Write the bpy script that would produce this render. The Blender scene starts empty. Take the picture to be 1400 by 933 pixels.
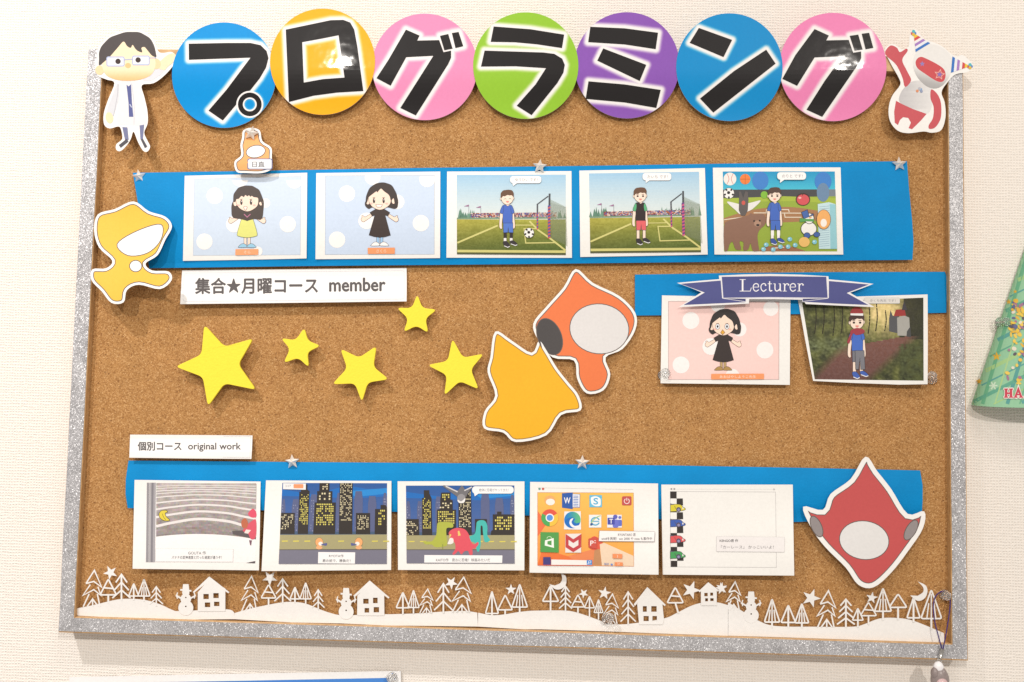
import bpy, bmesh, math, random
import numpy as np
from mathutils import Vector, Euler, noise
from mathutils.geometry import tessellate_polygon

# ------------------------------------------------------------------ camera, light, exposure
sc = bpy.context.scene
C = sc.collection
F_PX, CX, CY = 1300.0, 700.0, 466.5
WALL, CORK, FRONT = 0.0, -0.018, -0.026          # planes parallel to the wall (y = depth, camera at -y)
cam_d = bpy.data.cameras.new('camera')
cam = bpy.data.objects.new('camera', cam_d); C.objects.link(cam)
cam.location = (0.0325, -0.9567 + FRONT, -0.058)
cam.rotation_euler = Euler([math.radians(a) for a in (93.624, -1.268, 1.904)])
cam_d.sensor_width = 36.0; cam_d.lens = F_PX / 1400 * 36; cam_d.clip_start = 0.01; cam_d.clip_end = 50
sc.camera = cam
w = bpy.data.worlds.new('World'); sc.world = w; w.use_nodes = True
bg = w.node_tree.nodes['Background']
bg.inputs[0].default_value = (1.0, 0.93, 0.855, 1); bg.inputs[1].default_value = 0.50
def lamp(name, kind, loc, target, energy, color, **kw):
    d = bpy.data.lights.new(name, kind); d.energy = energy; d.color = color
    for k, v in kw.items(): setattr(d, k, v)
    o = bpy.data.objects.new(name, d); C.objects.link(o); o.location = loc
    o.rotation_euler = (Vector(target) - Vector(loc)).to_track_quat('-Z', 'Y').to_euler()
    return o
# ceiling downlight above and left of the board, and the softer ceiling light of the room
lamp('ceiling_downlight', 'SPOT', (-1.32, -1.65, 2.12), (-0.62, 0, -0.12), 185.0, (1.0, 0.955, 0.93),
     spot_size=math.radians(44), spot_blend=1.0, shadow_soft_size=0.06)
lamp('ceiling_panel', 'AREA', (0.45, -1.25, 1.75), (0.1, 0, 0.0), 9.0, (1.0, 0.93, 0.84), shape='RECTANGLE', size=0.7, size_y=0.35)
# two ceiling lamps further back in the room, seen as glints in the laminated discs
for lx in (-1.04, 1.58):
    lamp('room_ceiling_lamp', 'AREA', (lx, -3.95, 1.68), (0, 0, 0), 54.0, (1.0, 0.94, 0.87), shape='DISK', size=0.08)
vs = sc.view_settings
vs.view_transform = 'Standard'; vs.look = 'None'; vs.gamma = 1.0; vs.exposure = 0.05; vs.use_curve_mapping = False

# ------------------------------------------------------------------ helpers
MCAM = np.array(cam.rotation_euler.to_matrix()); CAMP = np.array(cam.location)
def P(px, py, y):
    d = MCAM @ np.array([(px - CX) / F_PX, -(py - CY) / F_PX, -1.0])
    t = (y - CAMP[1]) / d[1]
    return CAMP + t * d
def lin(c):
    out = []
    for v in c[:3]:
        v = max(0.0, min(1.0, v / 255.0))
        out.append(v / 12.92 if v <= .04045 else ((v + .055) / 1.055) ** 2.4)
    return out
def nodes(name):
    m = bpy.data.materials.new(name); m.use_nodes = True
    nt = m.node_tree; b = nt.nodes['Principled BSDF']
    return m, nt, b
def N(nt, t, **kw):
    n = nt.nodes.new(t)
    for k, v in kw.items(): setattr(n, k, v)
    return n
def setin(n, **kw):
    for k, v in kw.items(): n.inputs[k.replace('_', ' ')].default_value = v
def ramp(nt, stops):
    r = N(nt, 'ShaderNodeValToRGB'); e = r.color_ramp.elements
    while len(e) < len(stops): e.new(0.5)
    for q, (p, c) in zip(e, stops): q.position = p; q.color = (*c, 1)
    return r

def make_print(name, rough, bump_scale, bump_str, coat=0.0, spec=0.35):
    """ink and paper: the printed colour is stored on the faces, the grain is procedural"""
    m, nt, b = nodes(name); L = nt.links
    at = N(nt, 'ShaderNodeVertexColor', layer_name='Col')
    tc = N(nt, 'ShaderNodeTexCoord')
    nz = N(nt, 'ShaderNodeTexNoise'); setin(nz, Scale=420.0, Detail=3.0)
    mr = N(nt, 'ShaderNodeMapRange'); setin(mr, To_Min=0.91, To_Max=1.03)
    mx = N(nt, 'ShaderNodeMix', data_type='RGBA', blend_type='MULTIPLY'); mx.inputs[0].default_value = 1.0
    L.new(tc.outputs['Object'], nz.inputs['Vector']); L.new(nz.outputs['Fac'], mr.inputs['Value'])
    L.new(at.outputs['Color'], mx.inputs[6]); L.new(mr.outputs['Result'], mx.inputs[7])
    L.new(mx.outputs[2], b.inputs['Base Color'])
    n2 = N(nt, 'ShaderNodeTexNoise'); setin(n2, Scale=bump_scale, Detail=2.0)
    bp = N(nt, 'ShaderNodeBump'); setin(bp, Strength=bump_str, Distance=0.002)
    L.new(tc.outputs['Object'], n2.inputs['Vector']); L.new(n2.outputs['Fac'], bp.inputs['Height'])
    L.new(bp.outputs['Normal'], b.inputs['Normal'])
    setin(b, Roughness=rough); b.inputs['Specular IOR Level'].default_value = spec
    b.inputs['Coat Weight'].default_value = coat; b.inputs['Coat Roughness'].default_value = 0.06
    if coat: L.new(bp.outputs['Normal'], b.inputs['Coat Normal'])
    return m
M_PAPER = make_print('printed_paper', 0.62, 28, 0.10)
M_LAM = make_print('laminated_print', 0.42, 48, 0.08, coat=0.045, spec=0.14)
M_CARD = make_print('coloured_card', 0.62, 500, 0.10, spec=0.15)
def weather(m, scale, lo, hi, bump):
    nt = m.node_tree; L = nt.links; b = nt.nodes['Principled BSDF']; tc = next(n for n in nt.nodes if n.type == 'TEX_COORD')
    n1 = N(nt, 'ShaderNodeTexNoise'); setin(n1, Scale=scale, Detail=6.0, Roughness=0.6); L.new(tc.outputs['Object'], n1.inputs['Vector'])
    mr = N(nt, 'ShaderNodeMapRange'); setin(mr, From_Min=0.3, From_Max=0.7, To_Min=lo, To_Max=hi); L.new(n1.outputs['Fac'], mr.inputs['Value'])
    mx = N(nt, 'ShaderNodeMix', data_type='RGBA', blend_type='MULTIPLY'); mx.inputs[0].default_value = 1
    L.new(b.inputs['Base Color'].links[0].from_socket, mx.inputs[6]); L.new(mr.outputs[0], mx.inputs[7]); L.new(mx.outputs[2], b.inputs['Base Color'])
    old = b.inputs['Normal'].links[0].from_socket
    bp = N(nt, 'ShaderNodeBump'); setin(bp, Strength=bump, Distance=0.006); L.new(n1.outputs['Fac'], bp.inputs['Height']); L.new(old, bp.inputs['Normal']); L.new(bp.outputs[0], b.inputs['Normal'])
weather(M_CARD, 14.0, 0.90, 1.08, 0.16)
weather(M_PAPER, 11.0, 0.975, 1.02, 0.10)
M_FOAM = make_print('foam_board', 0.75, 500, 0.15, spec=0.2)

def mat_cork():
    m, nt, b = nodes('cork'); L = nt.links
    tc = N(nt, 'ShaderNodeTexCoord')
    v1 = N(nt, 'ShaderNodeTexVoronoi'); setin(v1, Scale=1050.0, Randomness=1.0)
    r1 = ramp(nt, [(0.0, (0.27, 0.120, 0.040)), (0.28, (0.365, 0.182, 0.062)), (0.62, (0.425, 0.219, 0.078)), (0.88, (0.48, 0.262, 0.104)), (1.0, (0.58, 0.35, 0.16))])
    sep = N(nt, 'ShaderNodeSeparateColor')
    L.new(tc.outputs['Object'], v1.inputs['Vector']); L.new(v1.outputs['Color'], sep.inputs[0]); L.new(sep.outputs[0], r1.inputs[0])
    # dark bark specks
    v2 = N(nt, 'ShaderNodeTexVoronoi'); setin(v2, Scale=330.0)
    s2 = N(nt, 'ShaderNodeSeparateColor'); L.new(tc.outputs['Object'], v2.inputs['Vector']); L.new(v2.outputs['Color'], s2.inputs[0])
    lt = N(nt, 'ShaderNodeMath', operation='GREATER_THAN'); lt.inputs[1].default_value = 0.955; L.new(s2.outputs[1], lt.inputs[0])
    ld = N(nt, 'ShaderNodeMath', operation='LESS_THAN'); ld.inputs[1].default_value = 0.30; L.new(v2.outputs['Distance'], ld.inputs[0])
    mu = N(nt, 'ShaderNodeMath', operation='MULTIPLY'); L.new(lt.outputs[0], mu.inputs[0]); L.new(ld.outputs[0], mu.inputs[1])
    mf = N(nt, 'ShaderNodeMath', operation='MULTIPLY'); L.new(mu.outputs[0], mf.inputs[0]); mf.inputs[1].default_value = 0.55
    mx = N(nt, 'ShaderNodeMix', data_type='RGBA'); L.new(mf.outputs[0], mx.inputs[0]); L.new(r1.outputs[0], mx.inputs[6]); mx.inputs[7].default_value = (0.13, 0.05, 0.018, 1)
    # broad tone patches
    n1 = N(nt, 'ShaderNodeTexNoise'); setin(n1, Scale=45.0, Detail=5.0, Roughness=0.6); L.new(tc.outputs['Object'], n1.inputs['Vector'])
    mr = N(nt, 'ShaderNodeMapRange'); setin(mr, From_Min=0.3, From_Max=0.7, To_Min=0.92, To_Max=1.07); L.new(n1.outputs['Fac'], mr.inputs['Value'])
    m2 = N(nt, 'ShaderNodeMix', data_type='RGBA', blend_type='MULTIPLY'); m2.inputs[0].default_value = 1; L.new(mx.outputs[2], m2.inputs[6]); L.new(mr.outputs[0], m2.inputs[7])
    L.new(m2.outputs[2], b.inputs['Base Color'])
    n3 = N(nt, 'ShaderNodeTexNoise'); setin(n3, Scale=700.0, Detail=4.0); L.new(tc.outputs['Object'], n3.inputs['Vector'])
    bp = N(nt, 'ShaderNodeBump'); setin(bp, Strength=0.42, Distance=0.0012); L.new(n3.outputs['Fac'], bp.inputs['Height']); L.new(bp.outputs[0], b.inputs['Normal'])
    setin(b, Roughness=0.85); b.inputs['Specular IOR Level'].default_value = 0.2
    return m
def mat_wall():
    m, nt, b = nodes('woven_wallpaper'); L = nt.links
    tc = N(nt, 'ShaderNodeTexCoord')
    hs = []
    for dr, (sx, sz) in (('X', (150, 420)), ('Z', (420, 150))):
        wv = N(nt, 'ShaderNodeTexWave', wave_type='BANDS', bands_direction=dr); setin(wv, Scale=108.0, Distortion=3.0, Detail=2.0, Detail_Scale=1.2); L.new(tc.outputs['Object'], wv.inputs['Vector'])
        mp = N(nt, 'ShaderNodeMapping'); setin(mp, Scale=(sx, 40, sz)); L.new(tc.outputs['Object'], mp.inputs['Vector'])
        nz = N(nt, 'ShaderNodeTexNoise'); setin(nz, Scale=1.0, Detail=1.5); L.new(mp.outputs[0], nz.inputs['Vector'])
        ml = N(nt, 'ShaderNodeMath', operation='MULTIPLY'); L.new(wv.outputs['Fac'], ml.inputs[0]); L.new(nz.outputs['Fac'], ml.inputs[1]); hs.append(ml)
    a = N(nt, 'ShaderNodeMath', operation='MAXIMUM'); L.new(hs[0].outputs[0], a.inputs[0]); L.new(hs[1].outputs[0], a.inputs[1])
    n3 = N(nt, 'ShaderNodeTexNoise'); setin(n3, Scale=260.0, Detail=2.0); L.new(tc.outputs['Object'], n3.inputs['Vector'])
    s = N(nt, 'ShaderNodeMath', operation='MULTIPLY_ADD'); L.new(n3.outputs['Fac'], s.inputs[0]); s.inputs[1].default_value = 0.5; L.new(a.outputs[0], s.inputs[2])
    bp = N(nt, 'ShaderNodeBump'); setin(bp, Strength=0.55, Distance=0.0018); L.new(s.outputs[0], bp.inputs['Height']); L.new(bp.outputs[0], b.inputs['Normal'])
    r = ramp(nt, [(0.3, (0.79, 0.73, 0.665)), (0.8, (0.85, 0.80, 0.745))]); L.new(s.outputs[0], r.inputs[0]); L.new(r.outputs[0], b.inputs['Base Color'])
    setin(b, Roughness=0.7); b.inputs['Specular IOR Level'].default_value = 0.25
    return m
def mat_glitter():
    m, nt, b = nodes('silver_glitter'); L = nt.links
    tc = N(nt, 'ShaderNodeTexCoord')
    v = N(nt, 'ShaderNodeTexVoronoi'); setin(v, Scale=1500.0); L.new(tc.outputs['Object'], v.inputs['Vector'])
    sub = N(nt, 'ShaderNodeVectorMath', operation='SUBTRACT'); L.new(v.outputs['Color'], sub.inputs[0]); sub.inputs[1].default_value = (.5, .5, .5)
    scl = N(nt, 'ShaderNodeVectorMath', operation='SCALE'); L.new(sub.outputs[0], scl.inputs[0]); scl.inputs['Scale'].default_value = 0.5
    ge = N(nt, 'ShaderNodeNewGeometry')
    ad = N(nt, 'ShaderNodeVectorMath', operation='ADD'); L.new(ge.outputs['Normal'], ad.inputs[0]); L.new(scl.outputs[0], ad.inputs[1])
    no = N(nt, 'ShaderNodeVectorMath', operation='NORMALIZE'); L.new(ad.outputs[0], no.inputs[0]); L.new(no.outputs[0], b.inputs['Normal'])
    sp = N(nt, 'ShaderNodeSeparateColor'); L.new(v.outputs['Color'], sp.inputs[0])
    r = ramp(nt, [(0.0, (0.37, 0.365, 0.375)), (0.5, (0.44, 0.435, 0.45)), (0.94, (0.50, 0.495, 0.51)), (0.99, (0.95, 0.95, 0.97))]); L.new(sp.outputs[2], r.inputs[0])
    n1 = N(nt, 'ShaderNodeTexNoise'); setin(n1, Scale=60.0, Detail=4.0); L.new(tc.outputs['Object'], n1.inputs['Vector'])
    mr = N(nt, 'ShaderNodeMapRange'); setin(mr, From_Min=.3, From_Max=.7, To_Min=.84, To_Max=1.1); L.new(n1.outputs['Fac'], mr.inputs['Value'])
    mx = N(nt, 'ShaderNodeMix', data_type='RGBA', blend_type='MULTIPLY'); mx.inputs[0].default_value = 1; L.new(r.outputs[0], mx.inputs[6]); L.new(mr.outputs[0], mx.inputs[7])
    L.new(mx.outputs[2], b.inputs['Base Color'])
    setin(b, Roughness=0.38, Metallic=0.3)
    return m
def mat_wood():
    m, nt, b = nodes('pale_wood'); L = nt.links
    tc = N(nt, 'ShaderNodeTexCoord'); mp = N(nt, 'ShaderNodeMapping'); setin(mp, Scale=(60, 200, 60)); L.new(tc.outputs['Object'], mp.inputs[0])
    nz = N(nt, 'ShaderNodeTexNoise'); setin(nz, Scale=2.0, Detail=5.0); L.new(mp.outputs[0], nz.inputs['Vector'])
    r = ramp(nt, [(0.3, (0.42, 0.235, 0.095)), (0.7, (0.60, 0.38, 0.18))]); L.new(nz.outputs['Fac'], r.inputs[0]); L.new(r.outputs[0], b.inputs['Base Color'])
    setin(b, Roughness=0.5)
    return m
def mat_simple(name, col, rough=0.5, metal=0.0, trans=0.0, ior=1.45, var=0.06):
    m, nt, b = nodes(name); L = nt.links
    tc = N(nt, 'ShaderNodeTexCoord'); nz = N(nt, 'ShaderNodeTexNoise'); setin(nz, Scale=300.0, Detail=2.0); L.new(tc.outputs['Object'], nz.inputs['Vector'])
    c = lin(col); r = ramp(nt, [(0.3, [x * (1 - var) for x in c]), (0.7, [min(1, x * (1 + var)) for x in c])]); L.new(nz.outputs['Fac'], r.inputs[0]); L.new(r.outputs[0], b.inputs['Base Color'])
    setin(b, Roughness=rough, Metallic=metal, IOR=ior); b.inputs['Transmission Weight'].default_value = trans
    return m
M_CORK, M_WALL, M_GLIT, M_WOOD = mat_cork(), mat_wall(), mat_glitter(), mat_wood()
M_SILVER = mat_simple('polished_silver', (238, 235, 230), 0.16, 0.2)
M_STEEL = mat_simple('steel', (190, 188, 184), 0.3, 1.0)
M_CLEAR = mat_simple('clear_plastic', (252, 252, 252), 0.05, 0.0, 0.88, 1.25, 0.0)
M_CORD = mat_simple('purple_cord', (62, 40, 110), 0.7)
M_CHARM_W = mat_simple('charm_white', (232, 230, 232), 0.3)
M_CHARM_G = mat_simple('charm_grey', (140, 128, 126), 0.3)
M_CHARM_P = mat_simple('charm_pink', (205, 175, 175), 0.3)

def tag(o, label, cat, group=None):
    o['label'] = label; o['category'] = cat
    if group: o['group'] = group
    return o
def link_mesh(name, verts, faces, mat, parent=None, loc=None, smooth=False):
    me = bpy.data.meshes.new(name); me.from_pydata([tuple(v) for v in verts], [], faces); me.update()
    if smooth:
        for p in me.polygons: p.use_smooth = True
    o = bpy.data.objects.new(name, me); C.objects.link(o); me.materials.append(mat)
    if parent: o.parent = parent
    if loc is not None: o.location = loc
    return o
def box(name, x0, x1, y0, y1, z0, z1, mat, parent=None, bevel=0.0):
    bm = bmesh.new()
    vs_ = [bm.verts.new((x, y, z)) for x in (x0, x1) for y in (y0, y1) for z in (z0, z1)]
    for f in ((0, 1, 3, 2), (4, 6, 7, 5), (0, 4, 5, 1), (2, 3, 7, 6), (0, 2, 6, 4), (1, 5, 7, 3)): bm.faces.new([vs_[i] for i in f])
    bmesh.ops.recalc_face_normals(bm, faces=bm.faces[:])
    if bevel: bmesh.ops.bevel(bm, geom=bm.edges[:], offset=bevel, segments=2, affect='EDGES', profile=0.5)
    me = bpy.data.meshes.new(name); bm.to_mesh(me); bm.free(); me.materials.append(mat)
    o = bpy.data.objects.new(name, me); C.objects.link(o)
    if parent: o.parent = parent
    return o

# ---- 2-D drawing helpers (coordinates are photo pixels, or a zoomed view through T)
def T(x0, y0, s): return lambda p: (x0 + p[0] / s, y0 + p[1] / s)
def sm(pts, n=5):
    """closed Catmull-Rom through pts"""
    out = []; m = len(pts)
    for i in range(m):
        p0, p1, p2, p3 = (np.array(pts[(i + k - 1) % m], float) for k in range(4))
        for j in range(n):
            t = j / n
            out.append(tuple(0.5 * (2 * p1 + (p2 - p0) * t + (2 * p0 - 5 * p1 + 4 * p2 - p3) * t * t + (3 * p1 - p0 - 3 * p2 + p3) * t ** 3)))
    return out
def smo(pts, n=5):
    """open Catmull-Rom"""
    q = [pts[0]] + list(pts) + [pts[-1]]; out = []
    for i in range(1, len(q) - 2):
        p0, p1, p2, p3 = (np.array(q[i + k - 1], float) for k in range(4))
        for j in range(n):
            t = j / n
            out.append(tuple(0.5 * (2 * p1 + (p2 - p0) * t + (2 * p0 - 5 * p1 + 4 * p2 - p3) * t * t + (3 * p1 - p0 - 3 * p2 + p3) * t ** 3)))
    out.append(tuple(pts[-1])); return out
def ell(cx, cy, rx, ry=None, rot=0.0, n=28, a0=0.0, a1=360.0):
    ry = rx if ry is None else ry; c, s = math.cos(math.radians(rot)), math.sin(math.radians(rot)); out = []
    full = abs(a1 - a0) >= 360
    for i in range(n if full else n + 1):
        a = math.radians(a0 + (a1 - a0) * i / n); x, y = rx * math.cos(a), ry * math.sin(a)
        out.append((cx + x * c - y * s, cy + x * s + y * c))
    return out
def rrect(x0, y0, x1, y1, r, n=5):
    out = []
    for cx, cy, a in ((x1 - r, y0 + r, -90), (x1 - r, y1 - r, 0), (x0 + r, y1 - r, 90), (x0 + r, y0 + r, 180)):
        for i in range(n + 1):
            t = math.radians(a + 90 * i / n); out.append((cx + r * math.cos(t), cy + r * math.sin(t)))
    return out
def rect(x0, y0, x1, y1): return [(x0, y0), (x1, y0), (x1, y1), (x0, y1)]
def starpts(cx, cy, R, r=None, rot=-90.0, n=5):
    r = R * 0.42 if r is None else r
    return [(cx + (R if i % 2 == 0 else r) * math.cos(math.radians(rot + 180 / n * i)), cy + (R if i % 2 == 0 else r) * math.sin(math.radians(rot + 180 / n * i))) for i in range(2 * n)]
def round_poly(pts, r, n=4):
    out = []; m = len(pts)
    for i in range(m):
        a, b, c = (np.array(pts[(i + k) % m], float) for k in (-1, 0, 1))
        u = (a - b) / np.linalg.norm(a - b); v = (c - b) / np.linalg.norm(c - b)
        d = min(r, np.linalg.norm(a - b) * .45, np.linalg.norm(c - b) * .45)
        p, q = b + u * d, b + v * d
        for j in range(n + 1):
            t = j / n; out.append(tuple((1 - t) ** 2 * p + 2 * t * (1 - t) * b + t * t * q))
    return out
def strip(pts, wd, closed=False):
    """a stroke of width wd as (verts, quads)"""
    P_ = [np.array(p, float) for p in pts]; m = len(P_); vs_, fs = [], []
    for i in range(m):
        a = P_[i - 1] if (i > 0 or closed) else None; b = P_[(i + 1) % m] if (i < m - 1 or closed) else None
        d1 = None if a is None else P_[i] - a; d2 = None if b is None else b - P_[i]
        d1 = None if d1 is None else d1 / (np.linalg.norm(d1) + 1e-9); d2 = None if d2 is None else d2 / (np.linalg.norm(d2) + 1e-9)
        if d1 is None: d1 = d2
        if d2 is None: d2 = d1
        n1 = np.array([-d1[1], d1[0]]); n2 = np.array([-d2[1], d2[0]]); nn = n1 + n2; l = np.linalg.norm(nn)
        nn = n1 if l < 1e-3 else nn / l
        k = min(2.2, 1 / max(0.3, float(nn @ n1)))
        vs_ += [tuple(P_[i] + nn * wd / 2 * k), tuple(P_[i] - nn * wd / 2 * k)]
    for i in range(m if closed else m - 1):
        j = (i + 1) % m; fs.append((2 * i, 2 * j, 2 * j + 1, 2 * i + 1))
    return vs_, fs
def inset(pts, d):
    """move a closed outline inwards by d"""
    A = sum(pts[i][0] * pts[(i + 1) % len(pts)][1] - pts[(i + 1) % len(pts)][0] * pts[i][1] for i in range(len(pts)))
    v, _ = strip(pts, 2 * d, True); q = v[0::2] if A > 0 else v[1::2]
    Q = np.array(pts, float)
    return [p for p in q if np.sqrt(((Q - np.array(p)) ** 2).sum(1)).min() > d * 0.8]

FONT_CACHE = {}
def text_mesh(s):
    key = s
    if key in FONT_CACHE: return FONT_CACHE[key]
    cu = bpy.data.curves.new('t', 'FONT'); cu.body = s; cu.fill_mode = 'FRONT';  cu.resolution_u = 3
    o = bpy.data.objects.new('t', cu); C.objects.link(o)
    me = bpy.data.meshes.new_from_object(o.evaluated_get(bpy.context.evaluated_depsgraph_get()))
    v = [(q.co.x, -q.co.y) for q in me.vertices]; f = [tuple(p.vertices) for p in me.polygons]
    bpy.data.objects.remove(o); bpy.data.curves.remove(cu); bpy.data.meshes.remove(me)
    FONT_CACHE[key] = (v, f); return v, f

class Art:
    """collects flat shapes of one part of a sheet, in layers a few hundredths of a millimetre apart"""
    def __init__(s, sheet, name, t=None, parent=None, label=None):
        s.sh, s.name, s.t, s.parent, s.label = sheet, name, t or (lambda p: p), parent, label
        s.v, s.f, s.c, s.o = [], [], [], []; s.txt = None
    def raw(s, vs_, fs, col, bump=True):
        if bump: s.sh.k += 1
        off = 0.00006 + 0.000014 * s.sh.k; n = len(s.v)
        s.v += [s.t(p) for p in vs_]
        cols = col if isinstance(col, list) else [col] * len(fs)
        for q, cc in zip(fs, cols): s.f.append(tuple(n + i for i in q)); s.c.append(cc); s.o.append(off)
        return s
    def poly(s, pts, col, holes=(), bump=True, ol=0, olc=(70, 65, 65)):
        loops = [pts, *holes]; flat = [p for l in loops for p in l]
        tris = tessellate_polygon([[Vector((p[0], p[1], 0)) for p in l] for l in loops])
        s.raw(flat, [tuple(t) for t in tris], col, bump)
        if ol: s.line(pts, ol, olc, True)
        return s
    def line(s, pts, wd, col, closed=False, bump=True):
        v, f = strip(pts, wd, closed); return s.raw(v, f, col, bump)
    SPLIT = ('speech_bubble', 'caption', 'name_plate', 'duty_plate', 'app_icon', 'score_counter')
    def text(s, body, x0, y0, x1, y1, col, bold=0.0, sk=0.0):
        if s.name in s.SPLIT:                     # writing on a printed panel is a sub-part of that panel
            if s.txt is None: s.txt = Art(s.sh, 'lettering', s.t)
            s.txt.text(body, x0, y0, x1, y1, col, bold, sk); return s
        v, f = text_mesh(body)
        xs = [p[0] for p in v]; ys = [p[1] for p in v]; a, b, c, d = min(xs), max(xs), min(ys), max(ys)
        q = [(x0 + (p[0] - a) / (b - a) * (x1 - x0), y0 + (p[1] - c) / (d - c) * (y1 - y0) + sk * (p[0] - a) / (b - a)) for p in v]
        if bold:
            e = bold * (x1 - x0) / (b - a)
            for dx, dy in ((-e, 0), (e, 0), (0, -e), (0, e)): s.raw([(p[0] + dx, p[1] + dy) for p in q], f, col)
        return s.raw(q, f, col)
    def grid(s, quad, nx, ny, fn):
        """quad corners TL TR BR BL filled with nx*ny cells; fn(u,v) -> colour"""
        a, b, c, d = (np.array(p, float) for p in quad); vs_, fs, cs = [], [], []
        for j in range(ny + 1):
            for i in range(nx + 1):
                u, v = i / nx, j / ny; vs_.append(tuple((a * (1 - u) + b * u) * (1 - v) + (d * (1 - u) + c * u) * v))
        for j in range(ny):
            for i in range(nx):
                k = j * (nx + 1) + i; fs.append((k, k + 1, k + nx + 2, k + nx + 1)); cs.append(fn((i + .5) / nx, (j + .5) / ny))
        return s.raw(vs_, fs, cs)
    def done(s, thick=0.0):
        s.obj = s.sh.emit(s.name, s.v, s.f, s.c, s.o, thick, s.parent or s.sh.root, s.sh.mat)
        if s.label: s.obj['label'] = s.label
        if s.txt: s.txt.parent = s.obj; s.txt.done()
        return s.obj

class Sheet:
    def __init__(s, name, label, cat, outline, base, lift=None, cut='', step=6.0, thick=0.0003, color=(244, 242, 238), mat=None, group=None, holes=()):
        s.base, s.cut, s.step, s.k, s.mat = base, cut, step, 0, mat or M_PAPER
        s.lift = lift or (lambda x, y: 0.0006)
        xs = [p[0] for p in outline]; ys = [p[1] for p in outline]
        s.org = P((min(xs) + max(xs)) / 2, (min(ys) + max(ys)) / 2, base); s.root = None
        a = Art(s, name); a.poly(outline, color, holes, bump=False); a.o = [0.0] * len(a.f)
        s.root = s.emit(name, a.v, a.f, a.c, a.o, thick, None, s.mat)
        s.root.location = s.org
        tag(s.root, label, cat, group)
    def art(s, name, t=None, parent=None, label=None): return Art(s, name, t, parent, label)
    def at(s, x, y, off=0.0): return P(x, y, s.base - s.lift(x, y) - off)
    def emit(s, name, v, f, cols, offs, thick, parent, mat):
        bm = bmesh.new(); L = bm.faces.layers.int.new('id')
        bv = [bm.verts.new((p[0], p[1], 0)) for p in v]
        for i, q in enumerate(f):
            try: nf = bm.faces.new([bv[j] for j in q]); nf[L] = i
            except ValueError: pass
        for ax in s.cut:
            k = 0 if ax == 'x' else 1
            lo, hi = min(p[k] for p in v), max(p[k] for p in v)
            no = (1, 0, 0) if k == 0 else (0, 1, 0); q = math.ceil(lo / s.step) * s.step
            while q < hi:
                bmesh.ops.bisect_plane(bm, geom=bm.verts[:] + bm.edges[:] + bm.faces[:], dist=1e-5, plane_co=(q, 0, 0) if k == 0 else (0, q, 0), plane_no=no)
                q += s.step
        bmesh.ops.delete(bm, geom=[x for x in bm.verts if not x.link_faces], context='VERTS')
        vo = {}
        V, Fc, CC = [], [], []
        for fc in bm.faces:
            i = fc[L]; fc.normal_update()
            loops = list(fc.verts)
            if fc.normal.z > 0: loops.reverse()          # pixel y runs down: make the face look at the camera
            ids = []
            for q in loops:
                key = (q, offs[i])
                if key not in vo:
                    w_ = P(q.co.x, q.co.y, s.base - s.lift(q.co.x, q.co.y) - offs[i]) - s.org
                    vo[key] = len(V); V.append(w_)
                ids.append(vo[key])
            Fc.append(tuple(ids)); c = cols[i]
            CC.append([c(q.co.x, q.co.y) if callable(c) else c for q in loops])
        bm.free()
        if thick:
            edges = {}
            for q in Fc:
                for a, b in zip(q, q[1:] + q[:1]): edges[(a, b)] = 1
            n = len(V); V += [p + np.array([0, thick, 0]) for p in V]
            m0 = len(Fc)
            for i in range(m0): Fc.append(tuple(n + a for a in reversed(Fc[i]))); CC.append(list(reversed(CC[i])))
            for (a, b) in list(edges):
                if (b, a) not in edges: Fc.append((b, a, n + a, n + b)); CC.append([(238, 236, 232)] * 4 if mat in (M_PAPER, M_LAM) else [CC[0][0]] * 4)
        me = bpy.data.meshes.new(name); me.from_pydata([tuple(p) for p in V], [], Fc); me.update()
        ca = me.color_attributes.new('Col', 'FLOAT_COLOR', 'CORNER')
        arr = np.ones((len(me.loops), 4), np.float32); k = 0
        for cs in CC:
            for c in cs: arr[k, :3] = [q * 0.89 for q in lin(c)]; k += 1     # paper white reflects about 0.8
        ca.data.foreach_set('color', arr.ravel())
        me.materials.append(mat)
        o = bpy.data.objects.new(name, me); C.objects.link(o)
        if parent: o.parent = parent
        return o
def smooth01(t): t = max(0.0, min(1.0, t)); return t * t * (3 - 2 * t)
def mixc(a, b, t): t = max(0.0, min(1.0, t)); return tuple(a[i] * (1 - t) + b[i] * t for i in range(3))
rnd = random.Random(7)

# ------------------------------------------------------------------ the wall
wl = box('wall', -2.0, 2.2, 0.0, 0.05, -1.6, 1.8, M_WALL); wl['kind'] = 'structure'

# ------------------------------------------------------------------ the cork board
board = bpy.data.objects.new('cork_board', None); C.objects.link(board)
board.location = (0, 0, -0.30)
tag(board, 'large cork notice board with silver glitter taped frame on the wall', 'notice board')
bz = 0.30
def bbox_(name, x0, x1, y0, y1, z0, z1, mat, bevel=0.0): return box(name, x0, x1, y0, y1, z0 + bz, z1 + bz, mat, board, bevel)
RW = 0.0158
bbox_('cork_panel', -0.445, 0.445, CORK, -0.0005, -0.295, 0.295, M_CORK)
bbox_('frame_rail', -0.45, -0.45 + RW, FRONT, 0.0, -0.30, 0.30, M_WOOD, 0.0006)
bbox_('frame_rail', 0.45 - RW, 0.45, FRONT, 0.0, -0.30, 0.30, M_WOOD, 0.0006)
bbox_('frame_rail', -0.45 + RW, 0.45 - RW, FRONT + 0.0001, 0.0, 0.30 - RW, 0.2999, M_WOOD, 0.0006)
bbox_('frame_rail', -0.45 + RW, 0.45 - RW, FRONT + 0.0001, 0.0, -0.2999, -0.30 + RW, M_WOOD, 0.0006)
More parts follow.
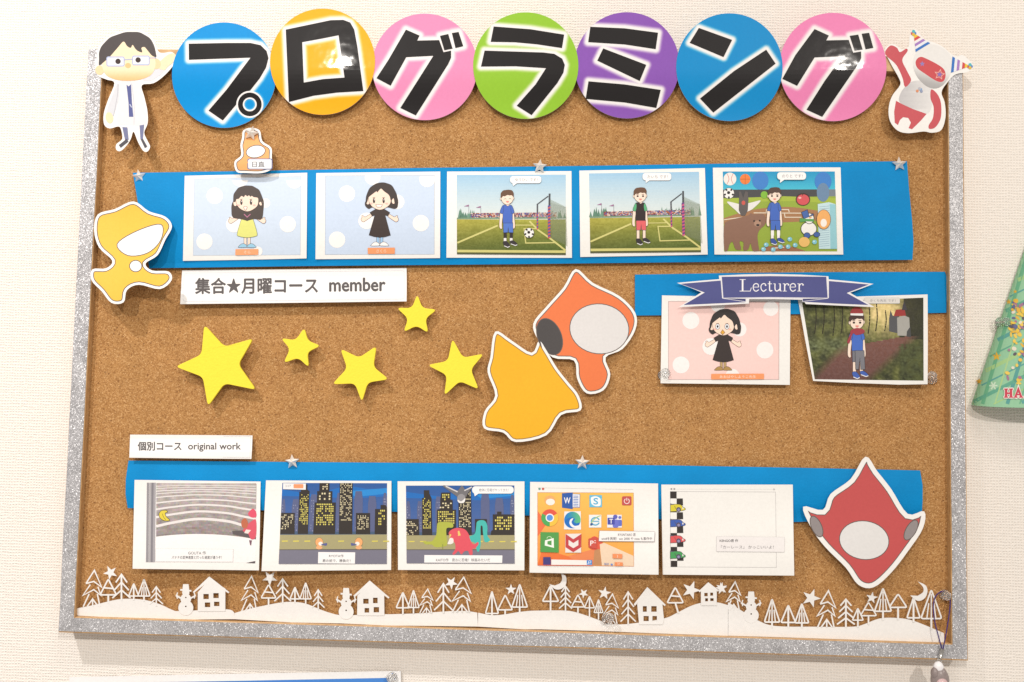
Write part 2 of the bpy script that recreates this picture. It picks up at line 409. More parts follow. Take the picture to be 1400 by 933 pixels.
def tape(x0, x1, z0, z1, horiz, wob):
    n = 60; vs_, fs = [], []
    for i in range(n + 1):
        t = i / n; q = 0.0005 * noise.noise((t * 9, wob, 0)); q2 = 0.0004 * noise.noise((t * 7, wob + 5, 0))
        if horiz: a, b = (x0 + (x1 - x0) * t, z0 + q), (x0 + (x1 - x0) * t, z1 + q2)
        else: a, b = (x0 + q, z0 + (z1 - z0) * t), (x1 + q2, z0 + (z1 - z0) * t)
        for y in (FRONT - 0.0004 - 0.0001 * (not horiz), FRONT + 0.0004): vs_ += [(a[0], y, a[1] + bz), (b[0], y, b[1] + bz)]
        if i:
            k = 4 * i; j = k - 4
            fs += [(j, k, k + 1, j + 1), (j + 2, j + 3, k + 3, k + 2), (j, j + 2, k + 2, k), (j + 1, k + 1, k + 3, j + 3)]
    bm = bmesh.new(); bv = [bm.verts.new(p) for p in vs_]
    for q in fs: bm.faces.new([bv[i] for i in q])
    bmesh.ops.recalc_face_normals(bm, faces=bm.faces[:])
    me = bpy.data.meshes.new('glitter_tape'); bm.to_mesh(me); bm.free(); me.materials.append(M_GLIT)
    o = bpy.data.objects.new('glitter_tape', me); C.objects.link(o); o.parent = board
tape(-0.4499, -0.45 + RW - 0.0008, -0.2985, 0.2995, False, 1)
tape(0.45 - RW + 0.0008, 0.4488, -0.2985, 0.2995, False, 2)
tape(-0.4495, 0.449, -0.2985, -0.30 + RW - 0.0008, True, 4)

# ------------------------------------------------------------------ round letter discs along the top of the board
INK = (30, 27, 28)
tA, tB, tC, tD = T(60, 0, 4.0), T(360, 0, 4.667), T(640, 0, 4.667), T(910, 0, 4.506)
def letter_disc(label, t, c, r, col, polys, rings=(), depth=0.0, rot=0.0):
    cx, cy = t(c); R = r / (t((1, 0))[0] - t((0, 0))[0]) ** -1
    pp = [[t(p) for p in q] for q in polys]
    segs = [(np.array(q[i]), np.array(q[(i + 1) % len(q)])) for q in pp for i in range(len(q))]
    A = np.array([s[0] for s in segs]); B = np.array([s[1] for s in segs]); D = B - A; LL = (D ** 2).sum(1)
    rg = [(t(a), b / (1 / (t((1, 0))[0] - t((0, 0))[0]))) for a, b in rings]
    cache = {}
    def colour(x, y):
        k = (round(x, 2), round(y, 2))
        if k not in cache:
            p = np.array([x, y]); u = np.clip(((p - A) * D).sum(1) / LL, 0, 1)
            d = np.sqrt((((A + u[:, None] * D) - p) ** 2).sum(1)).min()
            ins = False       # inside the ink
            for q in pp:
                for i in range(len(q)):
                    (x1, y1), (x2, y2) = q[i - 1], q[i]
                    if (y1 > y) != (y2 > y) and x < (x2 - x1) * (y - y1) / (y2 - y1) + x1: ins = not ins
            if ins: d = min(d, 2.0)
            for (a, b) in rg: d = min(d, abs(math.hypot(x - a[0], y - a[1]) - b))
            tt = smooth01((d - 2.4) / 6.2)
            cache[k] = mixc((246, 243, 242), col, tt)
        return cache[k]
    tilt = rnd.uniform(-.3, .3)
    sh = Sheet('letter_disc', label, 'sign disc', ell(cx, cy, R, R * 1.012, n=72), FRONT - 0.0006,
               lambda x, y: 0.0012 + depth - 0.0050 * smooth01((y - 92) / 75) + 0.0008 * tilt * (x - cx) / R, 'y', 6, thick=0.0007, color=col, mat=M_LAM, group='round letter discs spelling the title')
    a = sh.art('printed_face'); nr, na = 44, 216; vs_ = [(cx, cy)]; fs = []
    for i in range(1, nr + 1):
        for j in range(na):
            th = 2 * math.pi * j / na; q = R * i / nr * 0.998; vs_.append((cx + q * math.cos(th), cy + q * 1.012 * math.sin(th)))
    for j in range(na):
        j2 = (j + 1) % na; fs.append((0, 1 + j, 1 + j2))
        for i in range(nr - 1):
            b = 1 + i * na; fs.append((b + j, b + na + j, b + na + j2, b + j2))
    a.raw(vs_, fs, colour); a.done()
    sh.k += 14
    b = sh.art('katakana_letter', label='thick black katakana character')
    return sh, b
d, a = letter_disc('blue disc with black katakana pu beside the cut-out in a lab coat', tA, (985, 412), 285, (0, 148, 222),
    [[(792, 240), (1000, 236), (1130, 236), (1185, 248), (1218, 280), (1228, 318), (1215, 370), (1180, 430), (1115, 512), (1075, 545), (978, 660), (900, 606), (1000, 490), (1130, 316), (960, 322), (793, 328)]],
    [((1126, 572), 52)], 0.0)
a.t = tA
a.poly([(792, 240), (1000, 236), (1130, 236), (1185, 248), (1218, 280), (1228, 318), (1215, 370), (1180, 430), (1115, 512), (1075, 545), (978, 660), (900, 606), (1000, 490), (1130, 316), (960, 322), (793, 328)], INK)
a.poly(ell(1126, 572, 74), (246, 243, 242), [ell(1126, 572, 30)]); a.poly(ell(1126, 572, 65), INK, [ell(1126, 572, 38)]); a.done()
def disc_simple(label, t, c, r, col, polys, depth, holes=None):
    dd, aa = letter_disc(label, t, c, r, col, polys + (holes or []), (), depth); aa.t = t
    for i, q in enumerate(polys): aa.poly(q, INK, holes if (holes and i == 0) else ())
    aa.done()
disc_simple('amber disc with black katakana ro between the blue and pink discs', tB, (378, 395), 335, (248, 178, 22),
    [[(143, 190), (430, 130), (510, 128), (555, 145), (580, 190), (600, 300), (638, 582), (470, 592), (320, 612), (163, 652)]], 0.0012,
    [[(248, 270), (370, 248), (480, 226), (518, 496), (380, 506), (258, 528)]])
disc_simple('pink disc with black katakana gu between the amber and green discs', tB, (1030, 428), 336, (238, 146, 190),
    [[(910, 190), (997, 228), (982, 260), (1122, 257), (1150, 334), (1198, 324), (1198, 370), (1180, 410), (973, 738), (874, 690), (1085, 357), (912, 366), (812, 548), (722, 500), (800, 380)],
     [(1127, 230), (1180, 218), (1208, 312), (1155, 322)], [(1203, 212), (1246, 205), (1276, 296), (1226, 308)]], 0.0004)
disc_simple('lime green disc with black katakana ra', tC, (368, 420), 336, (150, 200, 55),
    [[(163, 170), (400, 188), (613, 222), (599, 308), (440, 284), (300, 271), (144, 268)],
     [(105, 324), (480, 336), (550, 345), (600, 375), (617, 415), (608, 465), (570, 530), (405, 736), (310, 676), (430, 540), (497, 436), (300, 424), (82, 426)]], 0.0012)
disc_simple('purple disc with black katakana mi', tC, (1014, 418), 335, (140, 88, 182),
    [[(780, 172), (1000, 182), (1212, 210), (1197, 315), (1000, 285), (766, 270)], [(862, 310), (1137, 415), (1095, 518), (824, 388)],
     [(768, 520), (1000, 540), (1229, 575), (1201, 690), (1000, 655), (750, 632)]], 0.0004)
disc_simple('blue disc with black katakana n between the purple and pink discs', tD, (393, 415), 328, (0, 142, 208),
    [[(205, 173), (410, 247), (357, 353), (148, 265)], [(620, 307), (678, 393), (294, 695), (212, 608), (420, 440)]], 0.0012)
disc_simple('pink disc with black katakana gu beside the red and white cut-out', tD, (1031, 414), 330, (238, 135, 186),
    [[(918, 180), (1006, 220), (990, 250), (1128, 247), (1156, 326), (1205, 318), (1205, 360), (1185, 400), (965, 721), (868, 677), (980, 500), (1090, 347), (918, 355), (810, 530), (719, 487), (800, 340)],
     [(1134, 222), (1187, 214), (1214, 307), (1164, 313)], [(1208, 209), (1254, 203), (1280, 296), (1232, 305)]], 0.0004)

# ------------------------------------------------------------------ cut-outs on the corners of the frame
WHT = (247, 245, 242)
def mp(t, pts): return [t(p) for p in pts]
t8 = T(60, 40, 4.667)
out = sm([(335, 200), (350, 118), (420, 45), (520, 8), (620, 8), (692, 52), (728, 138), (760, 152), (815, 146), (842, 175), (830, 225), (770, 295), (700, 345), (625, 358), (640, 430), (660, 520), (662, 600), (640, 660), (660, 710), (678, 750), (660, 782), (632, 775), (600, 720), (572, 655), (555, 700), (530, 740), (490, 778), (462, 770), (462, 735), (500, 700), (490, 635), (470, 622), (420, 634), (385, 610), (382, 540), (410, 450), (450, 345), (400, 322), (345, 298), (328, 255)], 4)
doc = Sheet('figure_cutout', 'paper cut-out of a person in glasses, lab coat and tie raising one hand', 'cut-out', mp(t8, out), FRONT - 0.0006, lambda x, y: 0.0006 + 0.004 * smooth01((y - 90) / 110), cut='y', mat=M_LAM, color=WHT)
SKIN = (250, 222, 182)
a = doc.art('coat', t8)
a.poly(sm([(482, 338), (600, 338), (628, 430), (648, 520), (650, 598), (600, 618), (545, 610), (470, 602), (470, 520), (476, 430)]), (228, 228, 230))
a.poly(sm([(472, 345), (430, 440), (398, 540), (440, 560), (478, 440)]), (216, 217, 222)).line(smo([(474, 352), (468, 430), (444, 556)]), 5, (190, 190, 196)).line(smo([(560, 345), (575, 480), (575, 610)]), 4, (205, 205, 210))
a.poly(sm([(640, 330), (700, 322), (770, 262), (745, 225), (690, 280), (630, 310)]), (222, 222, 228)); a.done()
a = doc.art('necktie', t8); a.poly([(527, 355), (541, 366), (556, 352), (562, 470), (571, 560), (543, 560), (540, 470)], (92, 98, 150)).line([(548, 480), (560, 500)], 6, (200, 205, 225)); a.done()
a = doc.art('trousers', t8); a.poly([(500, 625), (533, 627), (541, 705), (520, 720)], (122, 126, 160)).poly([(610, 615), (640, 610), (632, 700), (616, 705)], (122, 126, 160))
a.poly([(528, 700), (540, 718), (490, 758), (478, 740)], (88, 86, 92)).poly([(618, 705), (632, 700), (660, 750), (644, 760)], (88, 86, 92)); a.done()
a = doc.art('hand', t8); a.poly(ell(418, 566, 24, 36, -10), SKIN); a.done(); a = doc.art('hand', t8); a.poly(sm([(720, 235), (790, 165), (838, 160), (830, 205), (790, 240), (765, 262)]), (250, 226, 190)); a.done()
a = doc.art('head', t8)
a.poly(ell(356, 262, 28, 30), (248, 214, 170)).poly(ell(716, 222, 30, 34), (248, 214, 170))
cf = lambda x, y: mixc((252, 230, 196), (240, 190, 132), smooth01((y - 92) / 20))
a.poly(sm([(372, 215), (400, 150), (500, 80), (600, 90), (690, 150), (712, 220), (690, 285), (630, 318), (540, 330), (450, 320), (390, 285)]), cf)
a.poly(ell(537, 233, 19, 17), (242, 196, 140)); a.done()
a = doc.art('hair', t8); a.poly(round_poly([(348, 238), (352, 190), (350, 150), (365, 110), (420, 52), (520, 18), (610, 18), (680, 58), (706, 110), (720, 182), (690, 172), (642, 112), (620, 118), (632, 154), (588, 136), (565, 95), (556, 124), (530, 110), (510, 72), (470, 120), (420, 178), (382, 212)], 22), (86, 80, 80)); a.done()
a = doc.art('glasses', t8)
for r_ in ((402, 178, 512, 236), (566, 172, 672, 228)): a.poly(rrect(*r_, 10), (236, 238, 246)).line(rrect(*r_, 10), 7, (180, 190, 222), True)
a.line([(512, 196), (566, 192)], 6, (170, 180, 215)).line([(672, 184), (716, 184)], 5, (170, 180, 215))
a.poly(ell(473, 206, 17), (70, 58, 54)).poly(ell(601, 197, 17), (70, 58, 54)); a.done()

tE = T(1180, 20, 4.6625)
out = sm([(140, 235), (155, 202), (190, 188), (225, 208), (248, 222), (290, 205), (296, 140), (318, 102), (348, 104), (385, 155), (430, 172), (500, 200), (560, 250), (600, 268), (632, 258), (690, 305), (702, 340), (665, 368), (590, 382), (540, 430), (500, 495), (520, 560), (526, 650), (500, 735), (440, 754), (385, 746), (290, 757), (220, 740), (172, 680), (163, 600), (185, 520), (236, 450), (228, 405), (180, 320)], 4)
rob = Sheet('figure_cutout', 'paper cut-out of a red and white figure wearing two striped party hats', 'cut-out', mp(tE, out), FRONT - 0.0006, lambda x, y: 0.0006 + 0.003 * smooth01((y - 70) / 110), cut='y', mat=M_LAM, color=WHT)
RED = (205, 88, 96)
a = rob.art('body', tE)
a.poly(sm([(320, 425), (400, 425), (445, 480), (450, 540), (415, 630), (330, 610), (235, 560), (240, 500), (280, 450)]), lambda x, y: mixc((232, 230, 229), (200, 198, 200), smooth01((1258 - x) / 22)))
a.poly([(210, 550), (250, 572), (320, 604), (405, 634), (370, 675), (312, 732), (290, 725), (305, 690), (288, 660), (255, 655), (236, 672), (222, 705), (202, 690), (198, 620)], RED); a.done()
a = rob.art('arm', tE); a.poly(sm([(142, 235), (175, 198), (215, 212), (235, 240), (275, 218), (283, 235), (250, 290), (280, 360), (306, 420), (268, 462), (250, 400), (210, 320), (150, 265)]), RED); a.done()
a = rob.art('arm', tE); a.poly(sm([(435, 478), (475, 510), (497, 570), (495, 660), (462, 718), (425, 730), (418, 708), (445, 660), (450, 590), (430, 535)]), RED); a.done()
a = rob.art('head', tE)
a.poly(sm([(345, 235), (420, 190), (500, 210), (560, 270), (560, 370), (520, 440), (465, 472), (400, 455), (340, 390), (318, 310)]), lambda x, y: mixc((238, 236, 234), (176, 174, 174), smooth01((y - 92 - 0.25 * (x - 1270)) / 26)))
a.poly(sm([(335, 300), (360, 272), (400, 280), (500, 335), (526, 380), (512, 425), (470, 425), (390, 375), (345, 340)]), (208, 82, 88))
a.poly(starpts(377, 315, 18, 8), (150, 130, 190)).poly(starpts(488, 383, 36, 17, -80), (240, 190, 180)).poly(starpts(488, 383, 27, 13, -80), RED).poly(starpts(488, 383, 18, 9, -80), (140, 120, 190)); a.done()
HC = [(60, 120, 200), (240, 240, 245), (170, 130, 200), (245, 240, 240), (215, 80, 80), (240, 200, 60), (160, 200, 80)]
for (a0, b0, c0) in (((335, 240), (428, 184), (322, 118)), ((560, 372), (570, 268), (682, 330))):
    a = rob.art('party_hat', tE); a0, b0, c0 = (np.array(q, float) for q in (a0, b0, c0))
    for i, cc in enumerate(HC):
        u, v = i / 7, (i + 1) / 7; a.poly([tuple(a0 + (c0 - a0) * u), tuple(b0 + (c0 - b0) * u), tuple(b0 + (c0 - b0) * v), tuple(a0 + (c0 - a0) * v)], cc, bump=(i == 0))
    for dx, dy, cc in ((-8, 4, (205, 80, 100)), (8, 2, (90, 130, 200)), (0, -10, (90, 190, 200)), (0, 10, (230, 190, 70))): a.poly(ell(c0[0] + dx, c0[1] + dy, 10), cc)
    a.done()
a = rob.art('badge', tE)
for dx, dy, cc in ((-12, 6, (225, 150, 110)), (10, -4, (130, 170, 210)), (2, -10, (190, 190, 200)), (14, 8, (150, 160, 190))): a.poly(ell(358 + dx, 482 + dy, 9), cc)
a.done()

# ------------------------------------------------------------------ strips of blue card
def rib1(x, y): return 0.0015 + 0.0085 * math.sin(math.pi * 0.86 * max(0, min(1, (y - 222) / 140))) ** 1.0
def rib3(x, y): return 0.0015 + 0.0050 * math.sin(math.pi * 0.80 * max(0, min(1, (y - 630) / 76)))
def rib2(x, y): return 0.0014 + 0.0015 * smooth01((y - 374) / 58)
BLUE = (0, 139, 206)
Sheet('blue_strip', 'long blue card strip behind the row of five character sheets', 'card strip',
      [(181.6, 236.5), (340, 234), (560, 230), (800, 227), (1050, 223), (1240, 220.5), (1243, 260), (1247, 300), (1249, 330), (1247.5, 355.5), (1000, 358), (700, 361.5), (420, 364), (204, 367), (196, 320), (188, 275)], CORK, rib1, 'y', color=BLUE, mat=M_CARD, group='blue card strips on the cork')
tL = T(860, 360, 3.111)
Sheet('blue_strip', 'short blue card strip behind the lettered ribbon banner', 'card strip', mp(tL, [(25, 49), (430, 42), (880, 38), (1344, 37), (1351, 60), (1350, 211), (1270, 213), (700, 217), (25, 223)]), CORK, rib2, 'y', color=BLUE, mat=M_CARD, group='blue card strips on the cork')
Sheet('blue_strip', 'long blue card strip under the small white label in latin and japanese text', 'card strip',
      [(175.6, 630), (370, 631.6), (715, 634.2), (915, 636.6), (1105, 640), (1258, 643.4), (1261.5, 664), (1261.5, 685), (1260.5, 703), (1150, 712), (1086, 714), (900, 710), (720, 705), (540, 700), (361, 698), (174.5, 695), (171.6, 676), (172, 655)], CORK, rib3, 'y', color=BLUE, mat=M_CARD, group='blue card strips on the cork')

# ------------------------------------------------------------------ drawn figures reused on the sheets
def sub(t, ox, oy, k): return lambda p: t((ox + (p[0]) * k, oy + (p[1]) * k))
LN = (88, 72, 66)
def girl(sh, t, hair, dress, socks, shoes, long_hair=False, beak=False):
    """a child with open arms; coordinates are those of the second sheet's close-up"""
    a = sh.art('drawn_girl', t); SK = (251, 224, 205)
    a.poly(rect(590, 640, 612, 712), socks, ol=3, olc=LN).poly(rect(622, 640, 644, 712), socks, ol=3, olc=LN)
    for s_ in (-1, 1):
        a.poly([(617 + s_ * q[0], q[1]) for q in sm([(2, 722), (6, 705), (25, 692), (48, 694), (70, 712), (72, 724)])], shoes, ol=3, olc=LN)
        a.poly([(617 + s_ * q[0], q[1]) for q in sm([(68, 450), (95, 462), (125, 478), (140, 468), (152, 468), (150, 482), (158, 490), (156, 510), (140, 520), (122, 512), (70, 474)])], SK, ol=3, olc=LN)
    if long_hair: a.poly(sm([(500, 330), (485, 420), (500, 470), (560, 480), (617, 495), (680, 480), (735, 485), (752, 420), (745, 300), (617, 240)]), hair, ol=3, olc=LN)
    else: a.poly(sm([(510, 330), (492, 375), (522, 408), (560, 395), (680, 395), (745, 408), (770, 380), (755, 300), (617, 240)]), hair, ol=3, olc=LN)
    if dress == 'yellow':
        a.poly(sm([(575, 478), (617, 498), (660, 478), (685, 540), (702, 610), (690, 628), (617, 640), (545, 628), (532, 610), (550, 540)]), (226, 226, 130), ol=3, olc=(110, 120, 90))
        a.poly([(560, 420), (675, 420), (690, 478), (617, 498), (545, 478)], hair)
        a.line([(590, 440), (617, 466), (645, 440)], 7, (190, 120, 150))
    else:
        a.poly([(582, 412), (655, 412), (702, 440), (688, 470), (662, 462), (708, 634), (660, 648), (617, 652), (570, 646), (526, 632), (575, 462), (552, 472), (534, 440)], dress, ol=3, olc=(50, 40, 38))
    a.poly(ell(516, 345, 17, 28), SK, ol=3, olc=LN).poly(ell(734, 340, 17, 28), SK, ol=3, olc=LN)
    a.poly(sm([(522, 330), (535, 270), (617, 232), (700, 270), (712, 340), (690, 385), (620, 418), (550, 388)]), SK, ol=3, olc=LN)
    if long_hair: a.poly(round_poly([(498, 335), (500, 270), (540, 215), (600, 196), (660, 198), (720, 232), (748, 300), (750, 400), (735, 330), (712, 350), (712, 300), (670, 296), (655, 282), (648, 296), (630, 278), (620, 292), (600, 274), (590, 300), (570, 282), (545, 312), (525, 312), (515, 340)], 16), hair)
    else: a.poly(round_poly([(495, 375), (500, 300), (530, 228), (590, 190), (650, 182), (720, 205), (762, 280), (772, 360), (750, 405), (735, 310), (712, 350), (700, 292), (650, 258), (628, 232), (595, 272), (590, 258), (545, 292), (520, 312), (512, 350)], 24), hair)
    for x in (568, 650): a.poly(ell(x, 340, 10, 22), (60, 48, 44)).poly(ell(x + 3, 332, 3.5, 6), (235, 235, 235)).line([(x - 12, 316), (x + 10, 312)], 4, hair)
    for x in (544, 676): a.poly(ell(x, 364, 13, 7), (246, 190, 178))
    if beak:
        for x in (568, 650): a.poly(ell(x, 340, 19, 24), (236, 240, 245), ol=3, olc=LN).poly(ell(x, 340, 8, 11), (40, 36, 40))
        a.poly([(612, 368), (632, 392), (612, 412), (594, 392)], (226, 170, 60), ol=3, olc=LN)
    elif long_hair: a.poly(sm([(588, 378), (617, 378), (603, 408)]), (250, 235, 225), ol=3, olc=LN)
    else: a.poly([(582, 374), (640, 374), (628, 394), (595, 394)], (250, 245, 240), ol=3, olc=LN)
    a.done()
def boy(sh, t, shirt, sleeve, shorts, sock, shoe, hair=(104, 72, 52), closed=False, hat=False, long_legs=None, mark=None):
    a = sh.art('drawn_boy', t); SK = (248, 226, 208)
    for x0, x1 in ((550, 578), (602, 630)):
        a.poly(rect(x0 + 2, 606, x1 - 2, 690), SK, ol=2.5, olc=LN)
        if sock: a.poly(rect(x0 + 1, 612, x1 - 1, 658), sock)
        if sock: a.poly(rect(x0 + 2, 658, x1 - 4, 690), (245, 242, 240))
    a.poly(sm([(548, 690), (575, 685), (600, 712), (604, 728), (585, 738), (556, 722)]), shoe, ol=2.5, olc=(50, 46, 50)).line([(556, 724), (586, 737), (603, 728)], 6, (240, 240, 240))
    a.poly(sm([(606, 684), (632, 680), (660, 700), (668, 716), (650, 720), (612, 704)]), shoe, ol=2.5, olc=(50, 46, 50)).line([(612, 707), (650, 721), (667, 715)], 6, (240, 240, 240))
    for q in ([(524, 438), (546, 446), (540, 500), (536, 545), (538, 575), (526, 580), (514, 560), (516, 500)], [(636, 438), (616, 446), (624, 500), (628, 545), (628, 570), (640, 578), (648, 558), (644, 500)]): a.poly(sm(q, 3), SK, ol=2.5, olc=LN)
    a.poly([(548, 528), (630, 528), (632, 612), (594, 610), (590, 560), (586, 610), (550, 612)], shorts, ol=2.5, olc=(60, 60, 90))
    a.poly(rect(568, 366, 600, 388), SK)
    a.poly([(545, 378), (570, 376), (586, 388), (602, 376), (620, 380), (628, 400), (626, 530), (545, 530), (542, 400)], shirt, ol=2.5, olc=(50, 50, 70))
    a.poly(sm([(545, 380), (530, 405), (520, 440), (542, 450), (552, 410)], 3), sleeve, ol=2.5, olc=(50, 60, 60)).poly(sm([(618, 380), (632, 405), (640, 440), (620, 450), (612, 410)], 3), sleeve, ol=2.5, olc=(50, 60, 60))
    if mark: a.text(mark, 556, 412, 610, 430, (190, 205, 235))
    a.poly(ell(529, 322, 8, 14), SK, ol=2, olc=LN).poly(ell(632, 318, 8, 14), SK, ol=2, olc=LN)
    a.poly(sm([(530, 310), (545, 275), (580, 262), (615, 275), (632, 310), (622, 350), (580, 374), (542, 352)]), SK, ol=2.5, olc=LN)
    a.poly(round_poly([(525, 312), (526, 275), (545, 252), (590, 246), (622, 250), (638, 275), (634, 316), (622, 292), (600, 296), (585, 290), (560, 304), (545, 300), (534, 318)], 12), hair)
    if closed: a.line([(552, 328), (566, 322), (574, 328)], 3, LN).line([(594, 326), (604, 320), (616, 326)], 3, LN)
    else:
        for x in (560, 606): a.poly(ell(x, 322, 9, 8), (60, 44, 40)).line([(x - 12, 308), (x + 10, 306)], 4, hair)
    a.poly(sm([(570, 346), (584, 342), (598, 346), (584, 358)]), (228, 140, 130)); a.done()
    return a

def bubble(sh, t, x0, y0, x1, y1, tail, txt, r=22, col=(250, 249, 248)):
    a = sh.art('speech_bubble', t); a.poly(rrect(x0, y0, x1, y1, r), (214, 216, 218)).poly(rrect(x0 + 2, y0 + 2, x1 - 2, y1 - 2, r - 2), col).poly(tail, col)
    h = y1 - y0
    if txt: a.text(txt, x0 + (x1 - x0) * .17, y0 + h * .3, x1 - (x1 - x0) * .12, y0 + h * .72, (120, 120, 128))
    a.done()
def sheet1(label, t, corners, pic, lift, cut='y', name='picture_sheet', group=None, **kw):
    sh = Sheet(name, label, 'paper sheet', mp(t, corners), CORK, lift, cut, group=group, **kw)
    return sh
G1 = 'character sheets on the upper blue strip'
def on1(x, y): return rib1(x, y) + 0.0007 + 0.0016 * smooth01(abs((x - 246) % 181.5 - 90) / 88 - .55) * smooth01((y - 280) / 75)
# --- two sheets with polka dots
def dots_bg(sh, t, quad, col, dots, dotc, frame):
    a = sh.art('printed_background', t); a.poly(quad, col)
    a.line(quad, 3, frame, True)
    x0, x1 = min(quad[0][0], quad[3][0]), max(quad[1][0], quad[2][0]); y0, y1 = quad[0][1], quad[2][1]
    for (x, y, r) in dots:
        pts = [p for p in ell(x, y, r) if p[1] > y0 - 3 and p[0] < x1 + 28]
        a.poly(pts, dotc)
    a.done()
s1 = T(240, 220, 6.221)
sh = sheet1('blue polka-dot sheet with drawn long-haired child in yellow dress', s1, [(78, 128), (600, 116), (1120, 102), (1117, 480), (1114, 831), (590, 843), (63, 852), (70, 500)], None, on1, 'xy', group=G1)
dots_bg(sh, s1, [(160, 155), (1068, 132), (1060, 800), (150, 806)], (208, 222, 240), [(333, 298, 69), (550, 150, 70), (1012, 165, 70), (765, 360, 40), (954, 540, 69), (246, 688, 69), (500, 540, 70), (700, 770, 40)], (247, 245, 243), (190, 200, 214))
girl(sh, sub(s1, -8, 14, 1.0), (78, 68, 64), 'yellow', (250, 226, 206), (156, 206, 232), True)
a = sh.art('name_plate', s1); a.poly([(510, 752), (704, 750), (702, 800), (508, 804)], (250, 170, 120)).text('そら', 580, 766, 636, 790, (253, 226, 206)); a.done()
s2 = T(420, 220, 6.221)
sh = sheet1('blue polka-dot sheet with drawn short-haired child in black dress', s2, [(77, 105), (600, 98), (1132, 92), (1130, 828), (600, 833), (70, 838)], None, on1, 'xy', group=G1)
dots_bg(sh, s2, [(155, 128), (1082, 124), (1080, 796), (153, 798)], (204, 219, 240), [(338, 280, 69), (556, 140, 66), (1020, 158, 66), (765, 350, 62), (967, 531, 70), (254, 672, 70), (505, 512, 70)], (246, 244, 242), (170, 182, 200))
girl(sh, s2, (62, 52, 48), (62, 50, 46), (160, 200, 235), (250, 248, 246))
a = sh.art('name_plate', s2); a.poly([(514, 741), (745, 739), (745, 792), (516, 793)], (247, 160, 108)).text('さくら', 588, 754, 672, 782, (253, 226, 206)); a.done()
# --- two football pitches
def pitch(sh, t, q, dx, dy, post):
    a = sh.art('printed_background', t); rn = random.Random(dx + 3)
    TL_, TR_, BR_, BL_ = (np.array(p, float) for p in q)
    def at(u, v): return tuple((TL_ * (1 - u) + TR_ * u) * (1 - v) + (BL_ * (1 - u) + BR_ * u) * v)
    def U(x, y): return at((x - 152) / 928, (y - 120) / 678)
    a.grid([at(0, 0), at(1, 0), at(1, .57), at(0, .57)], 1, 16, lambda u, v: mixc((158, 200, 230), (226, 231, 226), v ** .8))
    def grass(u, v):
        n_ = noise.noise((u * 9, v * 14, dx)) * 10 + rn.uniform(-7, 7); b = mixc((176, 168, 66), (88, 98, 40), v * 1.05)
        return tuple(max(0, c + n_ - (10 * u if i == 0 else 0)) for i, c in enumerate(b))
    a.grid([at(0, .56), at(1, .56), at(1, 1), at(0, 1)], 70, 30, grass)
    for _ in range(38):       # far trees
        x = rn.choice([rn.uniform(160, 300), rn.uniform(760, 1080)]); h_ = rn.uniform(25, 80); g = rn.uniform(-14, 14)
        a.poly([U(x - 14, 490), U(x, 485 - h_), U(x + 14, 490)], (100 + g, 140 + g, 120 + g), bump=(_ % 6 == 0))
    cr = [(150, 70, 80), (90, 80, 150), (200, 160, 150), (170, 100, 70), (110, 130, 160), (220, 200, 190), (90, 60, 70)]
    a.grid([U(270, 446), U(1000, 440), U(1000, 482), U(270, 488)], 80, 5, lambda u, v: rn.choice(cr))
    a.poly([U(152, 486), U(1000, 480), U(1000, 492), U(152, 498)], (120, 150, 120))
    for (fx, fy) in ((240, 385), (342, 396)): a.line([U(fx + 14, fy - 6), U(fx + 14, fy + 60)], 3, (120, 110, 120)).poly([U(fx - 28, fy + 4), U(fx + 14, fy - 12), U(fx + 10, fy + 6)], (160, 110, 150))
    LC = (214, 208, 130)
    for pts, wd in (([(155, 700), (500, 552)], 15), ([(640, 548), (810, 548)], 8), ([(770, 514), (845, 590), (960, 670), (1078, 762)], 15), ([(838, 578), (724, 578), (738, 700), (985, 696)], 10), ([(155, 770), (1078, 772)], 22)):
        a.line([U(*p) for p in pts], wd, LC)
    a.poly([U(155, 786), U(1080, 788), U(1080, 800), U(155, 798)], (90, 92, 60))
    for i in range(26):
        x = 950 + i * 5.2; a.line([U(x, 330 + i * 2.5), U(x + 12, 660 + i * 2.6)], 1.6, (150, 160, 130), bump=False)
    for i in range(30): a.line([U(948, 360 + i * 10), U(1078, 400 + i * 10)], 1.4, (140, 150, 124), bump=(i == 0))
    a.line([U(836, 372), U(930, 302)], 9, (70, 72, 78)).line([U(942, 280), U(940, 380)], 15, (70, 72, 78)).line([U(838, 368), U(838, 440)], 12, (80, 80, 88))
    c1, c2 = post
    for (x, y0_, y1_, w_) in ((838, 440, 580, 13), (938, 375, 655, 22)):
        n_ = int((y1_ - y0_) / 14)
        for i in range(n_):
            yy = y0_ + i * 14; a.poly([U(x - w_ / 2, yy + 8), U(x + w_ / 2, yy), U(x + w_ / 2, yy + 14), U(x - w_ / 2, yy + 22)], c1 if i % 2 else c2, bump=(i == 0))
    a.done(); return U
def football(a, cx, cy, r):
    a.poly(ell(cx, cy, r), (245, 243, 240), ol=r * .06, olc=(60, 56, 56)).poly(ell(cx - r * .05, cy - r * .12, r * .34, n=5), (36, 32, 32))
    for k in range(5):
        an = math.radians(72 * k + 18); a.poly(ell(cx + r * .78 * math.cos(an), cy + r * .78 * math.sin(an), r * .24, r * .2, 72 * k, n=6), (40, 36, 36), bump=(k == 0))
s3 = T(600, 220, 6.221)
sh = sheet1('football pitch sheet with drawn player all in blue and a ball', s3, [(70, 92), (600, 91), (1128, 88), (1132, 826), (600, 826), (64, 825)], None, on1, 'xy', group=G1)
pitch(sh, s3, [(152, 120), (1080, 118), (1080, 800), (154, 796)], 0, 0, ((200, 90, 90), (90, 80, 150)))
boy(sh, s3, (70, 105, 195), (70, 105, 195), (84, 122, 205), (50, 42, 42), (56, 50, 54), closed=True)
a = sh.art('drawn_football', s3); football(a, 767, 614, 42); a.done()
